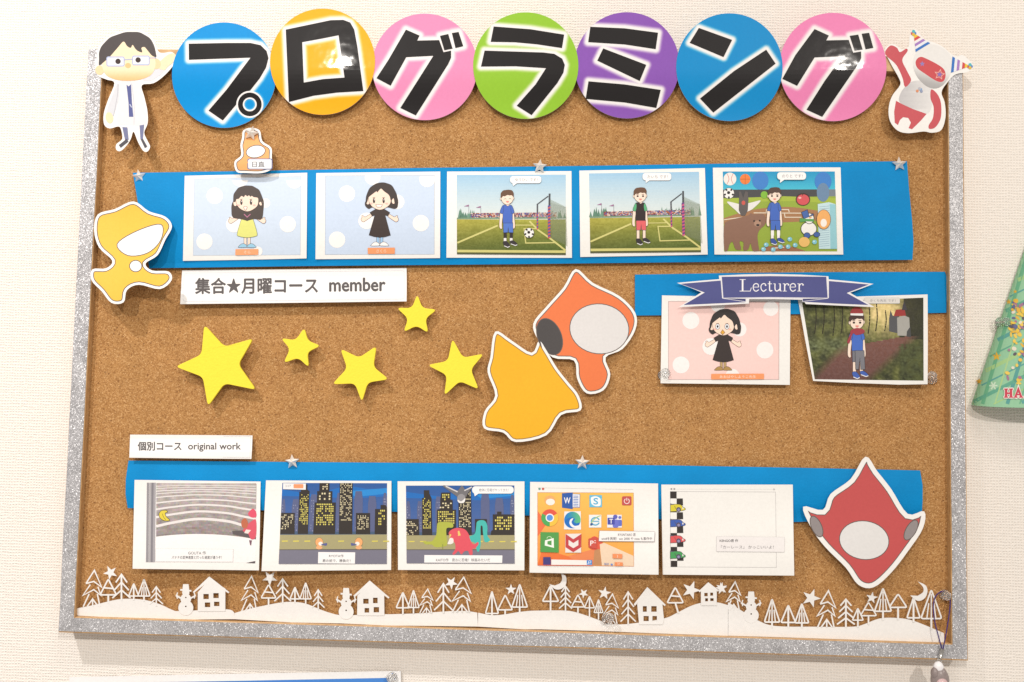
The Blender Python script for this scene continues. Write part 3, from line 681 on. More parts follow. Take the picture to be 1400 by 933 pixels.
bubble(sh, s3, 605, 130, 872, 192, [(625, 190), (665, 190), (632, 216)], 'ゆうひい です！', 26)
s4 = T(780, 220, 6.221)
sh = sheet1('football pitch sheet with drawn player in black and green shirt and red shorts', s4, [(75, 84), (600, 74), (1143, 62), (1155, 430), (1167, 798), (600, 810), (83, 819)], None, lambda x, y: on1(x, y) + 0.0004, 'xy', group=G1)
pitch(sh, s4, [(157, 108), (1093, 94), (1110, 776), (168, 787)], 1, 0, ((205, 90, 130), (110, 60, 130)))
boy(sh, sub(s4, 12, -20, 0.998), (44, 32, 32), (88, 176, 122), (226, 100, 104), None, (52, 46, 50))
bubble(sh, s4, 612, 104, 858, 168, [(640, 166), (672, 166), (640, 190)], 'たいち です！', 26)
# --- baseball field with animals
s5 = T(965, 215, 4.667)
sh = sheet1('busy baseball field sheet with drawn bear, bat, balls and player in blue', s5, [(45, 68), (450, 66), (860, 66), (868, 340), (877, 622), (450, 623), (55, 622), (50, 340)], None, on1, 'xy', group=G1)
a = sh.art('printed_background', s5)
a.grid([(108, 92), (823, 92), (826, 210), (110, 210)], 4, 8, lambda u, v: mixc((30, 150, 200), (70, 190, 215), v))
a.grid([(110, 208), (827, 206), (829, 262), (111, 264)], 12, 1, lambda u, v: (72, 72, 74) if u < .82 else (120, 130, 140))
a.poly([(111, 262), (829, 250), (838, 602), (116, 602)], (150, 172, 62))
a.poly([(111, 300), (300, 285), (600, 280), (829, 300), (829, 262), (500, 250), (111, 264)], (166, 186, 66))
a.poly(smo([(114, 390), (240, 350), (380, 325), (560, 320), (760, 352), (832, 386)]) + smo([(833, 392), (760, 402), (600, 412), (420, 420), (180, 430), (115, 428)]), (168, 122, 84))
a.line([(116, 400), (275, 378)], 5, (235, 225, 205)).line([(305, 356), (620, 358)], 5, (235, 225, 205)).line([(385, 352), (388, 335), (528, 335), (532, 352)], 5, (235, 225, 205)).line([(502, 360), (505, 384), (610, 384)], 5, (235, 225, 205))
a.poly(smo([(330, 601), (400, 570), (520, 566), (640, 601)], 4), (160, 110, 80))
a.line([(420, 582), (500, 576)], 6, (235, 225, 205))
for (x, y, rx) in ((348, 150, 52), (748, 155, 54)): a.poly(ell(x, y, rx, rx * 1.12), lambda px, py: (62, 130, 205))
a.poly(ell(748, 225, 40, 60), (108, 138, 170)); a.done()
a = sh.art('drawn_balls', s5)
a.poly(ell(154, 140, 41), (238, 234, 228)).line(smo([(135, 105), (148, 140), (135, 172)]), 3, (210, 90, 80)).line(smo([(175, 105), (162, 140), (175, 172)]), 3, (210, 90, 80))
a.poly(ell(251, 141, 33), (240, 130, 60)).line([(251, 109), (251, 173)], 3, (180, 90, 40)).line([(219, 141), (283, 141)], 3, (180, 90, 40))
football(a, 147, 231, 34); a.poly(ell(373, 241, 23), (130, 185, 60)); a.done()
a = sh.art('drawn_bat', s5)
a.poly(sm([(135, 285), (215, 300), (240, 300), (290, 290), (350, 278), (300, 330), (260, 350), (220, 365), (190, 340)]), (232, 230, 226))
a.poly([(212, 270), (210, 220), (224, 220), (238, 262), (252, 218), (268, 222), (272, 270), (268, 340), (250, 374), (225, 374), (210, 340)], (96, 90, 88)).poly(ell(240, 292, 12, 14), (205, 90, 80)); a.done()
a = sh.art('drawn_bear', s5)
a.poly(sm([(116, 440), (150, 405), (220, 385), (270, 372), (285, 358), (305, 365), (350, 362), (372, 368), (382, 390), (378, 430), (345, 462), (330, 500), (335, 560), (338, 596), (300, 598), (285, 550), (270, 590), (240, 594), (240, 545), (215, 540), (225, 588), (190, 588), (170, 540), (150, 560), (140, 594), (118, 590)], 3), (142, 106, 88))
a.poly(ell(330, 424, 22, 20), (176, 140, 118)).poly(ell(332, 434, 11, 7), (50, 40, 38)).poly(ell(308, 408, 6), (50, 40, 38)).poly(ell(344, 406, 6), (50, 40, 38)); a.done()
a = sh.art('drawn_apple', s5); a.poly(ell(620, 270, 46, 40), (60, 40, 42)).poly(ell(620, 272, 40, 34), (212, 84, 90)).line([(618, 246), (616, 230)], 5, (70, 60, 40)).poly(ell(600, 260, 10, 7), (240, 180, 175)); a.done()
a = sh.art('drawn_iceberg', s5); a.poly([(714, 300), (786, 288), (826, 300), (836, 586), (722, 586)], (198, 226, 232)).poly([(790, 300), (828, 302), (838, 586), (795, 586)], (150, 204, 214))
for i in range(19): a.line([(724, 318 + i * 14), (788, 312 + i * 14)], 3, (150, 180, 196), bump=(i == 0))
a.done()
a = sh.art('drawn_penguin', s5)
a.poly(ell(657, 458, 50, 44), (242, 240, 236), ol=4, olc=(40, 40, 50)).poly(ell(660, 392, 30, 34), (242, 240, 236), ol=4, olc=(40, 40, 50))
a.poly([(610, 352), (648, 336), (660, 378), (684, 360), (688, 370), (625, 394)], (70, 104, 170), ol=3, olc=(40, 40, 60)).line([(632, 402), (690, 404)], 16, (90, 160, 90)).poly([(600, 390), (640, 394), (632, 412), (598, 414)], (90, 160, 90))
a.poly(ell(646, 500, 20, 18), (70, 100, 165), ol=3, olc=(40, 40, 60)).poly(ell(708, 494, 20, 16), (70, 100, 165), ol=3, olc=(40, 40, 60)).poly([(658, 384), (680, 380), (664, 394)], (235, 170, 70)); a.done()
a = sh.art('drawn_sweets', s5); a.poly(ell(628, 542, 35, 32), (236, 190, 110))
for (x, y) in ((368, 588), (385, 560), (430, 590), (476, 572), (525, 572), (570, 562), (536, 524), (694, 542)): a.poly(ell(x, y, 15, 14), (130, 196, 214)).poly(ell(x - 4, y - 4, 5), (210, 236, 240))
a.poly(ell(752, 398, 44, 62), (240, 176, 104), ol=3, olc=(120, 90, 70)).poly(ell(752, 420, 20, 26), (246, 240, 232)); a.done()
boy(sh, sub(s5, 437 - 580 * .75, 247 - 320 * .75, .75), (66, 104, 190), (66, 104, 190), (70, 110, 195), (246, 244, 242), (62, 86, 160), hair=(84, 62, 52))
bubble(sh, s5, 455, 96, 640, 145, [(475, 143), (503, 143), (473, 165)], 'のりと です！', 20)

# ------------------------------------------------------------------ lecturer corner
GL = 'lecturer sheets under the ribbon banner'
lf1 = lambda x, y: 0.0036 + 0.004 * smooth01((y - 410) / 110)
sh = sheet1('pink polka-dot sheet with drawn child in black dress under the ribbon banner', tL, [(140, 137), (410, 143), (687, 150), (685, 340), (684, 518), (410, 514), (134, 511)], None, lf1, group=GL)
dots_bg(sh, tL, [(168, 163), (638, 165), (637, 495), (168, 495)], (248, 212, 206), [(263, 244, 36), (378, 178, 30), (603, 193, 32), (470, 282, 30), (578, 370, 36), (221, 433, 36), (348, 355, 36), (440, 480, 30)], (246, 242, 240), (205, 180, 176))
girl(sh, sub(tL, 402 - 620 * .485, 260 - 320 * .485, .485), (50, 44, 44), (52, 42, 40), (190, 160, 110), (176, 140, 80), beak=True)
a = sh.art('name_plate', tL); a.poly([(350, 471), (574, 470), (574, 494), (350, 495)], (246, 158, 104)).text('あおばやしようこ先生', 386, 477, 540, 489, (253, 230, 214)); a.done()
lf2 = lambda x, y: 0.0034 + 0.0045 * smooth01((y - 405) / 115) + 0.002 * smooth01((x - 1200) / 70)
sh = sheet1('dark forest path sheet with drawn person in knitted hat and scarf', tL, [(718, 152), (1000, 141), (1270, 133), (1271, 330), (1270, 515), (1150, 517), (960, 510), (783, 501), (748, 320)], None, lf2, 'xy', group=GL)
a = sh.art('printed_background', tL); rf = random.Random(5)
def forest(u, v):
    n1 = noise.noise((u * 14, v * 10, 1)); n2 = noise.noise((u * 40, v * 34, 4)); n3 = noise.noise((u * 60, v * 8, 9))
    gl = math.exp(-(((u - .66) / .2) ** 2 + ((v - .16) / .26) ** 2)); gl2 = math.exp(-(((u - .45) / .3) ** 2 + ((v - .28) / .2) ** 2))
    base = mixc((52, 56, 30), (96, 100, 50), .5 + n1)
    base = mixc(base, (240, 214, 150), gl * 1.15 + n2 * .15); base = mixc(base, (150, 152, 84), gl2 * .6 * (0.6 + n3))
    if v < .5 and u > .84 - .1 * v: base = mixc(base, (36, 36, 22), .75 + n2 * .3)
    pv = .55 + .05 * math.sin(u * 5)
    l_, r_ = .06 + .1 * (1 - v) * 2.2 + .1 * n1, .98 - (v - .5) * .95 + .06 * n1
    if v > pv - .04:
        inside = min(1, max(0, (u - (.30 - (v - .5) * .75)) * 9)) * min(1, max(0, (.95 - (v - .5) * .8 - u) * 9))
        base = mixc(base, mixc((138, 92, 78), (104, 70, 64), v + n2 * .4), inside)
    if u < .34 and .45 < v < .72: base = mixc(base, (112, 122, 84), .55 * math.exp(-((v - .56) / .1) ** 2) * (1 + n2))
    if u > .78 and .55 < v: base = mixc(base, (70, 78, 42), .5 + n2)
    q = rf.uniform(-6, 6)
    return tuple(max(8, c + q + n2 * 16) for c in base)
a.grid([(736, 168), (1252, 147), (1253, 500), (790, 494)], 110, 76, forest)
for x, y0_, y1_ in ((826, 165, 300), (870, 170, 310), (905, 170, 300), (1020, 170, 300), (1052, 170, 290), (792, 170, 300), (1090, 200, 290)): a.line(smo([(x, y0_), (x + 4, (y0_ + y1_) / 2), (x - 3, y1_)]), 5, (48, 44, 26), bump=False)
a.done()
a = sh.art('drawn_castle', tL)
a.poly([(1106, 235), (1112, 200), (1122, 224), (1150, 222), (1150, 300), (1106, 290)], (84, 84, 88)).poly([(1140, 232), (1170, 222), (1192, 232), (1196, 310), (1142, 308)], (168, 166, 160)).poly([(1126, 226), (1135, 198), (1172, 196), (1178, 224)], (158, 52, 50)).poly([(1160, 200), (1170, 160), (1184, 200)], (64, 60, 66)).poly([(1182, 290), (1196, 270), (1200, 315), (1180, 312)], (70, 70, 72)); a.done()
bq = sub(tL, 968 - 580 * .575, 252 - 320 * .575, .575)
boy(sh, bq, (66, 108, 196), (66, 108, 196), (118, 118, 126), None, (66, 98, 180), hair=(70, 48, 44))
a = sh.art('drawn_clothes', tL)
a.poly([(962, 372), (1000, 372), (1004, 452), (986, 452), (982, 400), (976, 452), (964, 452)], (122, 122, 130), ol=1.5, olc=(60, 60, 66))
a.poly(sm([(944, 218), (948, 196), (968, 186), (988, 194), (994, 216)]), (168, 62, 64)).poly([(942, 214), (996, 214), (996, 224), (942, 222)], (240, 238, 236))
a.poly(sm([(944, 286), (970, 276), (1000, 284), (998, 298), (968, 306), (952, 300), (938, 340), (928, 334), (940, 304)]), (158, 56, 68)); a.done()
bubble(sh, tL, 1000, 146, 1152, 172, [(1010, 170), (1026, 170), (1008, 176)], 'きくち先生 です！', 5, (226, 222, 216))
lb = lambda x, y: 0.0074 + 0.002 * smooth01((y - 375) / 40) + 0.0012 * math.cos((x - 1060) / 60)
bn = Sheet('ribbon_banner', 'navy ribbon-shaped paper banner with white serif lettering', 'banner', mp(tL, [(382, 53), (490, 48), (600, 46), (730, 49), (848, 56), (849, 69), (940, 77), (1040, 88), (1000, 104), (940, 126), (990, 155), (1044, 187), (900, 181), (752, 174), (740, 156), (620, 153), (511, 153), (510, 172), (360, 180), (212, 187), (260, 155), (308, 124), (260, 104), (204, 84), (290, 76), (384, 68)]), CORK, lb, 'xy', color=(240, 238, 238))
NV = (76, 80, 138)
a = bn.art('ribbon_tail', tL); a.poly([(220, 88), (390, 74), (396, 150), (496, 166), (360, 172), (232, 178), (322, 125)], NV); a.done()
a = bn.art('ribbon_tail', tL); a.poly([(850, 76), (1020, 91), (926, 127), (1018, 178), (880, 172), (736, 164), (850, 148)], NV); a.done()
a = bn.art('ribbon_fold', tL); a.poly([(400, 150), (497, 152), (497, 165)], (58, 60, 112)).line([(400, 150), (497, 164), (497, 150)], 2.2, (226, 224, 232)); a.done()
a = bn.art('ribbon_fold', tL); a.poly([(846, 150), (738, 152), (738, 164)], (58, 60, 112)).line([(846, 150), (738, 163), (738, 152)], 2.2, (226, 224, 232)); a.done()
a = bn.art('ribbon_face', tL); a.poly([(393, 57), (600, 54), (840, 57), (846, 149), (600, 146), (400, 149)], NV).line([(393, 57), (600, 54), (840, 57), (846, 149), (600, 146), (400, 149)], 2.6, (234, 232, 238), True); a.done()
# the serif word, built from strokes (x-height 86..120, cap 70..120)
a = bn.art('lettering', tL); WL = (246, 244, 246)
def st(pts, wd, sm_=True): a.line(smo(pts, 6) if sm_ else pts, wd, WL, bump=False)
a.sh.k += 1
by, xh, cap = 119, 87, 70
st([(483, cap), (483, by)], 7, False); st([(470, cap), (496, cap)], 2.4, False); st([(470, by), (516, by), (520, 104)], 2.6, False)
def let_e(x): st([(x + 2, 102), (x + 24, 102)], 2.4, False); st([(x + 24, 102), (x + 22, 91), (x + 13, 87), (x + 4, 92), (x + 1, 103), (x + 5, 115), (x + 14, 119.5), (x + 25, 113)], 3.8)
def let_c(x): st([(x + 23, 95), (x + 19, 89), (x + 12, 87), (x + 4, 92), (x + 1, 103), (x + 5, 115), (x + 13, 119.5), (x + 24, 112)], 3.8); a.poly(ell(x + 21, 94, 3.4), WL, bump=False)
def let_t(x): st([(x + 8, 77), (x + 8, 112), (x + 12, 118.5), (x + 19, 116)], 4.6); st([(x, 88), (x + 18, 88)], 2.6, False)
def let_u(x): st([(x + 7, 88), (x + 7, 110), (x + 12, 118), (x + 20, 117), (x + 27, 110)], 4.4); st([(x + 29, 88), (x + 29, 119)], 5, False); st([(x, 88), (x + 9, 88)], 2.4, False); st([(x + 22, 88), (x + 31, 88)], 2.4, False); st([(x + 29, 118.5), (x + 36, 118.5)], 2.4, False)
def let_r(x): st([(x + 8, 88), (x + 8, 119)], 5, False); st([(x, 88), (x + 9, 88)], 2.4, False); st([(x, 119), (x + 17, 119)], 2.4, False); st([(x + 9, 97), (x + 14, 89), (x + 21, 87.5), (x + 25, 91)], 3.2); a.poly(ell(x + 24, 92, 3.6), WL, bump=False)
let_e(527); let_c(560); let_t(590); let_u(614); let_r(654); let_e(684); let_r(716)
let_fix = a.done()

# ------------------------------------------------------------------ white label strips
tb = T(240, 360, 4.2424)
sh = Sheet('label_strip', 'large white label strip with japanese text, a star and the word member', 'label', mp(tb, [(38, 42), (300, 39), (700, 35), (1340, 28), (1341, 120), (1340, 222), (700, 230), (300, 235), (27, 238), (32, 140)]), CORK, lambda x, y: 0.0025 + 0.0065 * smooth01((y - 372) / 44), 'y', color=(243, 241, 239))
a = sh.art('border_line', tb); a.line(round_poly([(50, 58), (700, 50), (1330, 43), (1328, 208), (700, 216), (42, 222)], 20), 2.4, (216, 216, 222), True); a.done()
a = sh.art('lettering', tb); TX = (84, 78, 78)
a.text('集合★月曜コース', 115, 88, 824, 178, TX, 0.030, -4); a.text('member', 893, 88, 1216, 164, TX, 0.026, -3); a.done()
tw1 = T(170, 590, 4.445)
sh = Sheet('label_strip', 'small white label strip with japanese text and the words original work', 'label', mp(tw1, [(35, 20), (400, 22), (779, 25), (776, 100), (772, 168), (400, 165), (30, 160)]), CORK, lambda x, y: 0.0030 + 0.0042 * smooth01((y - 598) / 26), 'y', color=(243, 241, 239))
a = sh.art('lettering', tw1); a.text('個別コース', 82, 64, 346, 116, TX, 0.026, 0); a.text('original work', 388, 70, 707, 122, TX, 0.016, 0)
a.line([(600, 30), (768, 31), (762, 160), (600, 156)], 1.6, (220, 220, 224)); a.done()

# ------------------------------------------------------------------ lower row of printed works
G2 = 'printed works hanging from the lower blue strip'
def on3(d=0.0, cx=0, b=0.0, tw=0.0): return lambda x, y: 0.0070 + d + 0.0055 * smooth01((y - 655) / 130) + (b * ((x - cx) / 88) ** 2 + tw * (x - cx) / 88) * smooth01((y - 668) / 110)
GTX = (96, 94, 98)
# --- stone steps
sh = sheet1('sheet of grey stone steps with a banana and red figure', tw1, [(62, 295), (440, 300), (828, 305), (824, 570), (818, 845), (440, 840), (50, 835), (56, 560)], None, on3(0, 268, 0.0035, -.001), 'xy', group=G2)
a = sh.art('printed_background', tw1); rs = random.Random(3)
a.poly([(137, 312), (803, 318), (797, 798), (127, 795)], (246, 243, 242))
def steps(u, v):
    yy = v + .10 * (u - .5) ** 2 * 1.0
    return tuple(c + rs.uniform(-9, 9) + 26 * noise.noise((u * 14, v * 22, 2)) for c in mixc((188, 178, 174), (148, 138, 136), v))
top = [(195, 314), (803, 318), (799, 655), (660, 628), (500, 618), (350, 620), (193, 640)]
a.poly(top, (160, 150, 148))
n_ = 56
for i in range(n_):
    u0, u1 = i / n_, (i + 1) / n_; x0_, x1_ = 194 + 606 * u0, 194 + 606 * u1
    b0, b1 = 640 - 90 * u0 * (1 - u0) * 1.05 + 16 * u0, 640 - 90 * u1 * (1 - u1) * 1.05 + 16 * u1
    a.grid([(x0_, 316), (x1_, 316), (x1_, b1), (x0_, b0)], 1, 30, lambda u, v, q=(u0 + u1) / 2: steps(q, v)); a.sh.k -= 1
a.sh.k += 1
for y, wd in ((332, 4), (346, 4), (362, 6), (378, 5), (400, 7), (434, 9), (472, 11), (520, 13), (575, 16)):
    dp = (y - 310) * .16
    a.line(smo([(194, y + 2), (300, y - dp * .5), (450, y - dp), (620, y - dp * .7), (720, y - dp * .1), (800, y + dp * .35)], 6), wd, (232, 226, 224))
for i, x in enumerate((137, 152, 165, 178)):
    a.poly([(x, 312), (x + 13, 312), (x + 8, 795), (x - 6, 795)], ((150, 146, 150), (176, 172, 174), (134, 130, 136), (168, 164, 168))[i])
a.poly([(738, 800), (796, 788), (794, 802)], (90, 80, 84)); a.done()
a = sh.art('drawn_banana', tw1); a.poly(sm([(210, 508), (222, 484), (252, 480), (262, 490), (248, 498), (256, 520), (276, 540), (248, 544), (222, 532)]), (226, 206, 70), ol=3, olc=(90, 80, 40)).line(smo([(230, 500), (238, 520), (252, 538)]), 2.5, (110, 96, 40)); a.done()
a = sh.art('drawn_red_figure', tw1)
a.poly([(655, 606), (740, 600), (800, 640), (798, 656), (660, 625)], (96, 88, 90))
a.poly(sm([(752, 500), (780, 470), (800, 490), (800, 520), (770, 522)]), (222, 84, 108)).poly(sm([(735, 580), (770, 548), (800, 540), (799, 640), (770, 655), (750, 620), (720, 605)]), (216, 88, 106)).poly(sm([(712, 545), (735, 528), (752, 560), (740, 590), (715, 580)]), (190, 106, 76)).poly([(740, 596), (770, 600), (752, 622), (728, 618)], (238, 220, 214)).poly([(758, 662), (775, 662), (770, 694), (764, 690)], (120, 84, 100)); a.done()
a = sh.art('caption', tw1); a.poly([(190, 712), (662, 716), (660, 794), (188, 792)], (226, 222, 222)).poly([(192, 714), (660, 718), (658, 792), (190, 790)], (247, 245, 244))
a.text('GOUTA 作', 388, 728, 496, 750, GTX, .004); a.text('バナナの変神速度と打った速度が違うぞ！', 288, 756, 592, 776, GTX, .004); a.done()
# --- night city
YEL, PALE = (228, 216, 110), (232, 220, 180)
def city(sh, t, W, pos, low, sky_hi=True):
    """W: u,v of the print -> close-up coordinates; pos: dark towers"""
    a = sh.art('printed_background', t); rc = random.Random(11)
    a.grid([W(0, 0), W(1, 0), W(1, .66), W(0, .66)], 1, 14, lambda u, v: mixc((44, 92, 160), (84, 104, 160), v))
    a.poly([W(0, .08), W(.3, .14), W(.62, .03), W(.8, .07), W(1, .07), W(1, .16), W(.7, .19), W(.3, .17), W(0, .16)], (30, 110, 190)).poly([W(.62, .1), W(1, .06), W(1, .13), W(.7, .17)], (40, 140, 214))
    for (x0, x1, y0) in ((.0, .04, .2), (.10, .17, .2), (.27, .34, .14), (.52, .56, .12), (.69, .77, .1), (.82, .90, .16), (.96, 1.0, .12)):
        a.poly([W(x0 + .01, y0), W(x1 - .01, y0), W(x1, y0 + .1), W(x1, .62), W(x0, .62), W(x0, y0 + .1)], (92, 100, 138))
        for j in range(14):
            for i in range(3):
                if rc.random() < .5:
                    x = x0 + .008 + (x1 - x0 - .016) * (i + .3) / 3; y = y0 + .07 + j * .034
                    a.poly([W(x, y), W(x + .006, y), W(x + .006, y + .014), W(x, y + .014)], (150, 156, 180), bump=(i == 0 and j == 0))
    a.poly([W(0, .60), W(1, .60), W(1, .64), W(0, .64)], (70, 92, 120))
    for (prof, wins) in pos:
        a.poly([W(*p) for p in prof], (52, 46, 42))
        for (x0, x1, y0, y1, nx, ny, pr, cc) in wins:
            a.sh.k += 1
            for j in range(ny):
                for i in range(nx):
                    if rc.random() < pr:
                        x = x0 + (x1 - x0) * i / nx; y = y0 + (y1 - y0) * j / ny; dx, dy = (x1 - x0) / nx * .62, (y1 - y0) / ny * .62
                        a.poly([W(x, y), W(x + dx, y), W(x + dx, y + dy), W(x, y + dy)], cc, bump=False)
    a.poly([W(0, .64), W(1, .635), W(1, .82), W(0, .825)], (168, 160, 118)); a.poly([W(0, .82), W(1, .815), W(1, .83), W(0, .832)], (96, 90, 90)); a.poly([W(0, .83), W(1, .828), W(1, 1), W(0, 1)], (122, 120, 136))
    for i in range(10):
        if not any(lo < i / 9 < hi for lo, hi in low): a.poly([W(.02 + i * .105, .712), W(.075 + i * .105, .71), W(.075 + i * .105, .724), W(.02 + i * .105, .726)], (220, 206, 90), bump=(i == 0))
    a.done()
t2 = T(350, 610, 4.91)
sh = sheet1('night city sheet with empty road and two small orange figures', t2, [(67, 231), (480, 233), (909, 235), (908, 540), (907, 832), (480, 836), (37, 840), (52, 540)], None, on3(.0004, 448, 0.002, -.003), 'xy', group=G2)
def W2(u, v):
    q = [np.array(p, float) for p in ((177, 248), (880, 250), (878, 792), (152, 792))]
    return tuple((q[0] * (1 - u) + q[1] * u) * (1 - v) + (q[3] * (1 - u) + q[2] * u) * v)
T_A = [([(.165, .63), (.165, .11), (.18, .11), (.18, .02), (.24, .02), (.24, .08), (.262, .1), (.262, .63)], [(.175, .258, .14, .52, 7, 17, .62, YEL)]),
       ([(.31, .63), (.315, .24), (.335, .24), (.335, .1), (.355, .1), (.355, 0), (.45, 0), (.45, .1), (.48, .1), (.48, .24), (.515, .24), (.515, .63)], [(.385, .44, .01, .09, 3, 3, .8, PALE), (.355, .47, .12, .22, 5, 3, .6, PALE), (.335, .50, .255, .53, 10, 10, .74, YEL)]),
       ([(.55, .63), (.548, 0), (.672, 0), (.676, .63)], [(.556, .668, .005, .47, 10, 22, .52, PALE)]),
       ([(.0, .63), (.0, .37), (.13, .37), (.136, .63)], [(.005, .12, .39, .58, 9, 8, .45, PALE)]),
       ([(.71, .63), (.708, .37), (.84, .37), (.843, .63)], [(.725, .83, .40, .58, 9, 8, .5, PALE)]),
       ([(.885, .63), (.888, .32), (.94, .32), (.94, .27), (.985, .27), (1.0, .3), (1.0, .63)], [(.92, .985, .33, .53, 4, 6, .62, YEL)])]
city(sh, t2, W2, T_A, ((.3, .45), (.62, .8)))
a = sh.art('score_counter', t2); a.poly([(182, 250), (335, 252), (334, 294), (181, 290)], (240, 240, 240)).poly(rrect(252, 256, 318, 284, 6), (240, 158, 110)).text('スコア', 196, 262, 234, 276, (110, 110, 116)); a.done()
for cx, s_ in ((424, 1), (690, -1)):
    a = sh.art('drawn_runner', t2)
    a.poly(ell(cx, 646, 26, 30), (238, 172, 112), ol=2, olc=(150, 110, 80)).poly(ell(cx + 10 * s_, 656, 15, 13), (244, 238, 230)).poly(ell(cx, 682, 22, 12), (236, 176, 124)).poly(sm([(cx + 12 * s_, 660), (cx + 36 * s_, 654), (cx + 52 * s_, 652), (cx + 50 * s_, 668), (cx + 34 * s_, 668)]), (92, 96, 148)); a.done()
a = sh.art('caption', t2); a.poly([(418, 712), (666, 714), (664, 790), (416, 788)], (248, 246, 245)); a.text('RYOTA作', 490, 728, 588, 748, GTX, .003); a.text('君の前で、勝負だ！', 446, 760, 634, 780, GTX, .003); a.done()
t3 = T(535, 610, 4.91)
sh = sheet1('night city sheet with green, red and teal dinosaurs on the road', t3, [(42, 237), (470, 237), (894, 238), (894, 540), (893, 835), (470, 834), (45, 832)], None, on3(0, 630, 0.001, .0015), 'xy', group=G2)
def W3(u, v):
    q = [np.array(p, float) for p in ((98, 266), (826, 265), (828, 790), (103, 788))]
    return tuple((q[0] * (1 - u) + q[1] * u) * (1 - v) + (q[3] * (1 - u) + q[2] * u) * v)
T_B = [([(.145, .66), (.148, .16), (.165, .16), (.165, .06), (.215, .06), (.215, .1), (.235, .16), (.24, .66)], [(.155, .23, .16, .56, 6, 17, .6, YEL)]),
       ([(.28, .66), (.285, .31), (.315, .3), (.315, .18), (.325, .09), (.41, .09), (.41, .18), (.43, .19), (.43, .31), (.46, .31), (.46, .66)], [(.335, .405, .11, .20, 4, 3, .7, YEL), (.31, .43, .22, .30, 5, 3, .6, PALE), (.295, .45, .33, .5, 9, 6, .74, YEL)]),
       ([(.48, .66), (.485, .05), (.6, .05), (.605, .66)], [(.49, .6, .08, .54, 9, 21, .52, PALE)]),
       ([(.0, .68), (.0, .43), (.115, .43), (.12, .68)], [(.0, .11, .46, .64, 8, 8, .5, PALE)]),
       ([(.635, .68), (.635, .43), (.745, .43), (.75, .68)], [(.67, .71, .50, .62, 2, 6, .5, PALE)]),
       ([(.775, .68), (.785, .58), (.80, .57), (.80, .37), (.84, .37), (.84, .335), (.88, .335), (.88, .37), (1.0, .37), (1.0, .68)], [(.82, .98, .40, .58, 8, 5, .66, YEL)])]
city(sh, t3, W3, T_B, ((.2, .62),))
a = sh.art('drawn_green_dinosaur', t3); a.poly(sm([(215, 640), (270, 640), (300, 600), (305, 560), (310, 520), (330, 510), (400, 512), (416, 530), (410, 548), (372, 552), (370, 600), (375, 650), (365, 672), (300, 680), (270, 662), (230, 660)], 4), (176, 182, 72)).line([(345, 660), (345, 695)], 6, (140, 146, 70)); a.done()
a = sh.art('drawn_teal_dinosaur', t3); a.poly(sm([(520, 610), (560, 590), (570, 540), (575, 510), (600, 498), (630, 505), (645, 540), (645, 600), (662, 628), (650, 644), (625, 640), (615, 580), (612, 540), (600, 540), (600, 620), (600, 660), (590, 705), (575, 705), (560, 650), (530, 640)], 4), (70, 186, 176)); a.done()
a = sh.art('drawn_red_dinosaur', t3); a.poly(sm([(385, 590), (400, 565), (440, 550), (490, 558), (518, 590), (530, 630), (552, 660), (580, 645), (585, 660), (560, 690), (545, 690), (545, 728), (525, 730), (515, 705), (490, 708), (470, 728), (450, 706), (425, 728), (410, 724), (430, 690), (425, 650), (405, 630)], 4), (224, 86, 100))
a.poly([(446, 572), (456, 568), (466, 600), (448, 604)], (232, 200, 110)).poly([(392, 590), (404, 596), (388, 622)], (232, 200, 110)).poly(sm([(384, 640), (395, 618), (415, 622), (416, 650), (395, 660), (378, 656)]), (236, 230, 226)); a.done()
a = sh.art('drawn_pterosaur', t3); a.poly(sm([(345, 268), (380, 270), (440, 300), (468, 270), (480, 270), (500, 300), (520, 286), (545, 270), (500, 340), (480, 378), (460, 380), (445, 345), (400, 310)], 4), (116, 114, 118)).line([(365, 270), (445, 308)], 8, (216, 214, 214)).line([(540, 276), (490, 300)], 8, (216, 214, 214)).poly(ell(470, 352, 28, 30), (150, 148, 152)).poly(sm([(445, 360), (470, 372), (496, 350), (490, 378), (468, 384), (450, 378)], 4), (238, 236, 234)); a.done()
bubble(sh, t3, 542, 270, 822, 320, [(555, 316), (590, 316), (560, 338)], '絶体に恐竜がやってきた！', 22)
a = sh.art('caption', t3); a.poly([(222, 732), (746, 735), (744, 785), (221, 783)], (248, 246, 245)); a.text('KAITO作　夜おに恐竜！映画みたいだ', 300, 754, 664, 776, GTX, .004); a.done()
# --- desktop with icons
t4 = T(715, 610, 4.91)
sh = sheet1('orange desktop sheet with rows of square and round app icons', t4, [(48, 241), (470, 246), (907, 252), (909, 560), (910, 864), (470, 858), (44, 850)], None, on3(.0004, 812, 0.0035, .002), 'xy', group=G2)
a = sh.art('printed_background', t4)
a.grid([(98, 312), (742, 315), (744, 808), (98, 802)], 6, 20, lambda u, v: mixc((246, 196, 92), (246, 150, 72), v * (1.05 - .5 * u)))
a.poly([(98, 435), (160, 520), (98, 610)], (236, 116, 72)).poly([(98, 800), (130, 690), (300, 740), (420, 800)], (236, 120, 60)).poly([(300, 740), (480, 690), (530, 802), (400, 802)], (234, 138, 88)).poly(sm([(440, 640), (480, 606), (530, 640), (538, 680), (500, 700), (450, 690)]), (226, 92, 70)).poly([(515, 660), (545, 650), (742, 738), (744, 806), (530, 802)], (240, 214, 186)).poly([(480, 700), (515, 690), (530, 802), (470, 802)], (196, 140, 96))
a.line([(98, 312), (742, 315), (744, 808), (98, 802)], 2.5, (216, 150, 110), True)
a.line([(98, 280), (740, 292)], 2, (216, 212, 214)).poly(ell(111, 288, 8), (120, 160, 150)).poly(ell(135, 288, 8), (205, 90, 80)); a.done()
def icon(name, f):
    q = sh.art('app_icon', t4, label=name); f(q); q.done()
